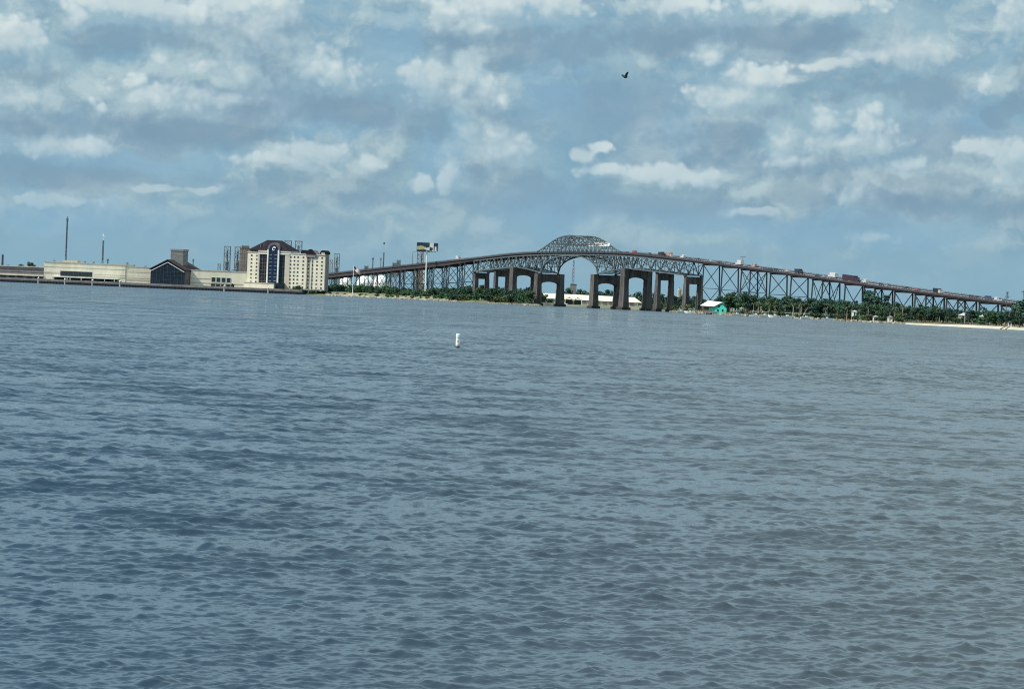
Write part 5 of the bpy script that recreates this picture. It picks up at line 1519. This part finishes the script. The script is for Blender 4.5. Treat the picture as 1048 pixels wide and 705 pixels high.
# right bank thicket below the slope
G2 = 'dense trees under the right bridge slope'
def hright(px): return float(np.interp(px, [718, 735, 745, 760, 775, 800, 850, 900, 950, 1000, 1048], [8, 11, 16, 16.5, 15, 14.2, 13, 11.6, 10.6, 9.2, 9]))
for i in range(165):
    px = 716 + (1050 - 716) * (i + rn(0, 1)) / 165
    dy = rn(16, 62)
    lim = hright(px)
    tree(random.choice(['broad', 'broad', 'broad', 'tall']), random.choice(['leafdark', 'leafdark', 'leafdark', 'leafdark', 'leafmid']), px, shoreY(px) + dy, lim * rn(.72, 1.02), 'dark green tree in the dense thicket under the right bridge slope', G2)
for i in range(84):
    px = rn(758, 1046); dy = rn(4, 16) if px < 920 else rn(22, 32)
    tree('bush', random.choice(['leafolive', 'leafmid', 'leafmid', 'leafdark']), px, shoreY(px) + dy, rn(2.0, 4.6), 'low olive bush at the foot of the right thicket by the water', 'bushes along the right shore', z=1.0 if px < 920 else 2.6)
tree('broad', 'leafdark', 1043.5, shoreY(1043) + 6, 15.5, 'big dark tree closing the view at the right edge of the beach', None, z=2.2)
tree('broad', 'leafdark', 1050.5, shoreY(1050) + 2, 17.0, 'tallest dark tree cut by the right edge of the view', None, z=2.2)
tree('broad', 'leafdark', 890.0, shoreY(890) + 90, 19.5, 'single dark tree standing up against the sky under the black car', None, z=2.2)
tree('broad', 'leafdark', 902.0, shoreY(902) + 92, 17.0, 'loose dark tree just right of the single tall tree under the bridge', None, z=2.2)
# far wood closing the horizon on both sides
def far_wood():
    rnd = random.Random(11); g = MB()
    for i in range(5200):
        px = rnd.uniform(330, 1200); Y = rnd.uniform(3300, 3700)
        x = X(px, Y)
        c = Vector((x, Y, 2.0 + rnd.random() ** .8 * (10 + 4 * math.sin(px * .12) + 3 * math.sin(px * .37))))
        a = Vector((rnd.gauss(0, 1), rnd.gauss(0, 1), rnd.gauss(0, 1))).normalized(); b2 = a.orthogonal().normalized()
        s1 = rnd.uniform(1.2, 2.4)
        g.add([c - a * s1, c - b2 * s1, c + a * s1, c + b2 * s1], [(0, 1, 2, 3)])
    tag(g.build('far_wood', M['leafdark']), 'far dark wood along the horizon behind the bridge', 'wood', kind='stuff')
far_wood()

# palms and pale trunks along the right shore
def palm(seed):
    rnd = random.Random(seed)
    r = thing('palm_tree', None, 'palm tree', group='palms along the right shore')
    tk = MB(); tk.tube((0, 0, -1), (.15, 0, 4), .26, .2, 8); tk.tube((.15, 0, 4), (.1, .1, 8.0), .2, .15, 8); tk.build('trunk', M['barkpale'], r)
    g = MB()
    for i in range(16):
        a = 2 * math.pi * i / 16 + rnd.uniform(-.2, .2); el_ = rnd.uniform(-.2, 1.2); L = rnd.uniform(1.8, 2.6)
        prev = None
        for k_ in range(5):
            u = k_ / 4
            rr = L * u; z = 8.0 + L * (math.sin(el_) * u - .75 * u * u)
            c = Vector((.1 + rr * math.cos(a) * math.cos(el_ * .5), .1 + rr * math.sin(a) * math.cos(el_ * .5), z))
            w_ = .34 * math.sin(math.pi * min(.97, u * .9 + .12)) ; s_ = Vector((-math.sin(a), math.cos(a), 0)) * w_
            cur = [c - s_ - Vector((0, 0, .12)), c, c + s_ - Vector((0, 0, .12))]
            if prev: g.add(prev + cur, [(0, 1, 4, 3), (1, 2, 5, 4)])
            prev = cur
    g.build('crown', M['leafolive'], r)
    return r
pt = [palm(1), palm(2)]
first = [True, True]
for i in range(34):
    px = 770 + (i * 8.3) % 50 + rn(-2, 2) if i < 14 else (rn(905, 1020) if i > 22 else rn(812, 905))
    dy = rn(3, 14) if px < 920 else rn(20, 30)
    Y = shoreY(px) + dy
    lab = 'pale trunked young palm behind the row of small boats' if px < 822 else ('palm in front of the dark trees above the sandy beach' if px > 905 else 'palm in the thicket between the boats and the beach')
    loc, rz, sc = (X(px, Y), Y, 1.0 if px < 920 else 2.8), rn(0, 6.28), rn(.75, 1.15)
    k_ = i % 2
    if first[k_]:
        first[k_] = False; pt[k_].location, pt[k_].rotation_euler, pt[k_].scale, pt[k_]['label'] = loc, (0, 0, rz), (sc,) * 3, lab
    else: copy_thing(pt[k_], loc, rz, sc, lab)

# bare snag and pole at the right end of the bridge
r = thing('dead_tree', 'bare sparse dead tree sticking up at the right end of the bridge', 'tree', base(1029.4, shoreY(1029) + 70, 2.3))
hd = Z(1030, 298.5, shoreY(1029) + 70) - 2.3
g = MB(); g.tube((0, 0, -1), (.2, 0, hd), .3, .1, 7)
for i in range(9):
    z = hd * (.72 + .03 * i); a = i * 2.1
    g.tube((.15, 0, z), (.15 + 1.1 * math.cos(a), 1.1 * math.sin(a), z + 1.0), .12, .05, 6)
g.build('trunk', M['bark'], r)
g = MB(); rnd = random.Random(4)
for i in range(60):
    c = Vector((.2 + rnd.gauss(0, .55), rnd.gauss(0, .6), hd * rnd.uniform(.8, 1.0))); a = Vector((rnd.gauss(0, 1), rnd.gauss(0, 1), rnd.gauss(0, 1))).normalized(); b2 = a.orthogonal().normalized()
    g.add([c - a * .22, c - b2 * .2, c + a * .22, c + b2 * .2], [(0, 1, 2, 3)])
g.build('crown', M['leafdark'], r)
Yq = shoreY(1047) + 60
r = thing('utility_pole', 'dark pole above the trees at the very right edge', 'pole', base(1046.2, Yq, 2.3))
hp = Z(1047, 297, Yq) - 2.3
MB().tube((0, 0, -1), (0, 0, hp), .22, .15, 8).build('pole', M['wood'], r)
MB().box(-1.2, 1.2, -.12, .12, hp - 1.2, hp - .9).build('crossarm', M['wood'], r)

# driftwood leaning at the water edge, stones of the bank
for px, an, lab in ((1027, 24, 'left of two dark driftwood limbs on the right end of the beach'), (1032, 30, 'right of two dark driftwood limbs on the right end of the beach'), (824, 62, 'pale leaning driftwood trunk below the dark dump truck')):
    Y = shoreY(px) - (12 if px > 900 else -3)
    r = thing('driftwood', lab, 'driftwood', base(px, Y, .1), R(10))
    L = 3.4 if px > 900 else 9.0
    dx, dz = L * math.cos(R(an)), L * math.sin(R(an))
    g = MB(); g.tube((-dx / 2, 0, -.1), (0, .1, dz * .55), .28, .24, 8); g.tube((0, .1, dz * .55), (dx / 2, 0, dz), .24, .1, 8); g.tube((0, .1, dz * .5), (dx * .1, -.5, dz * .95), .12, .05, 6)
    g.build('limb', M['wood'] if px > 900 else M['barkpale'], r)
def stones():
    rnd = random.Random(21); g = MB()
    for i in range(900):
        zone = rnd.random()
        px = rnd.uniform(333, 470) if zone < .5 else (rnd.uniform(500, 552) if zone < .6 else rnd.uniform(660, 925))
        Y = shoreY(px) + rnd.uniform(-9, 8)
        c = Vector((X(px, Y), Y, rnd.uniform(-.2, .5)))
        s_ = rnd.uniform(.4, 1.3)
        vs = [c + Vector((x * s_ * rnd.uniform(.6, 1.1), y * s_ * rnd.uniform(.6, 1.1), z * s_ * rnd.uniform(.35, .8))) for x, y, z in ((-1, -1, -1), (1, -1, -1), (1, 1, -1), (-1, 1, -1), (-1, -1, 1), (1, -1, 1), (1, 1, 1), (-1, 1, 1))]
        g.add(vs, [(0, 3, 2, 1), (4, 5, 6, 7), (0, 1, 5, 4), (1, 2, 6, 5), (2, 3, 7, 6), (3, 0, 4, 7)])
    tag(g.build('riprap', M['rock']), 'pale broken stones along the waterline of both banks', 'stones', kind='stuff')
stones()
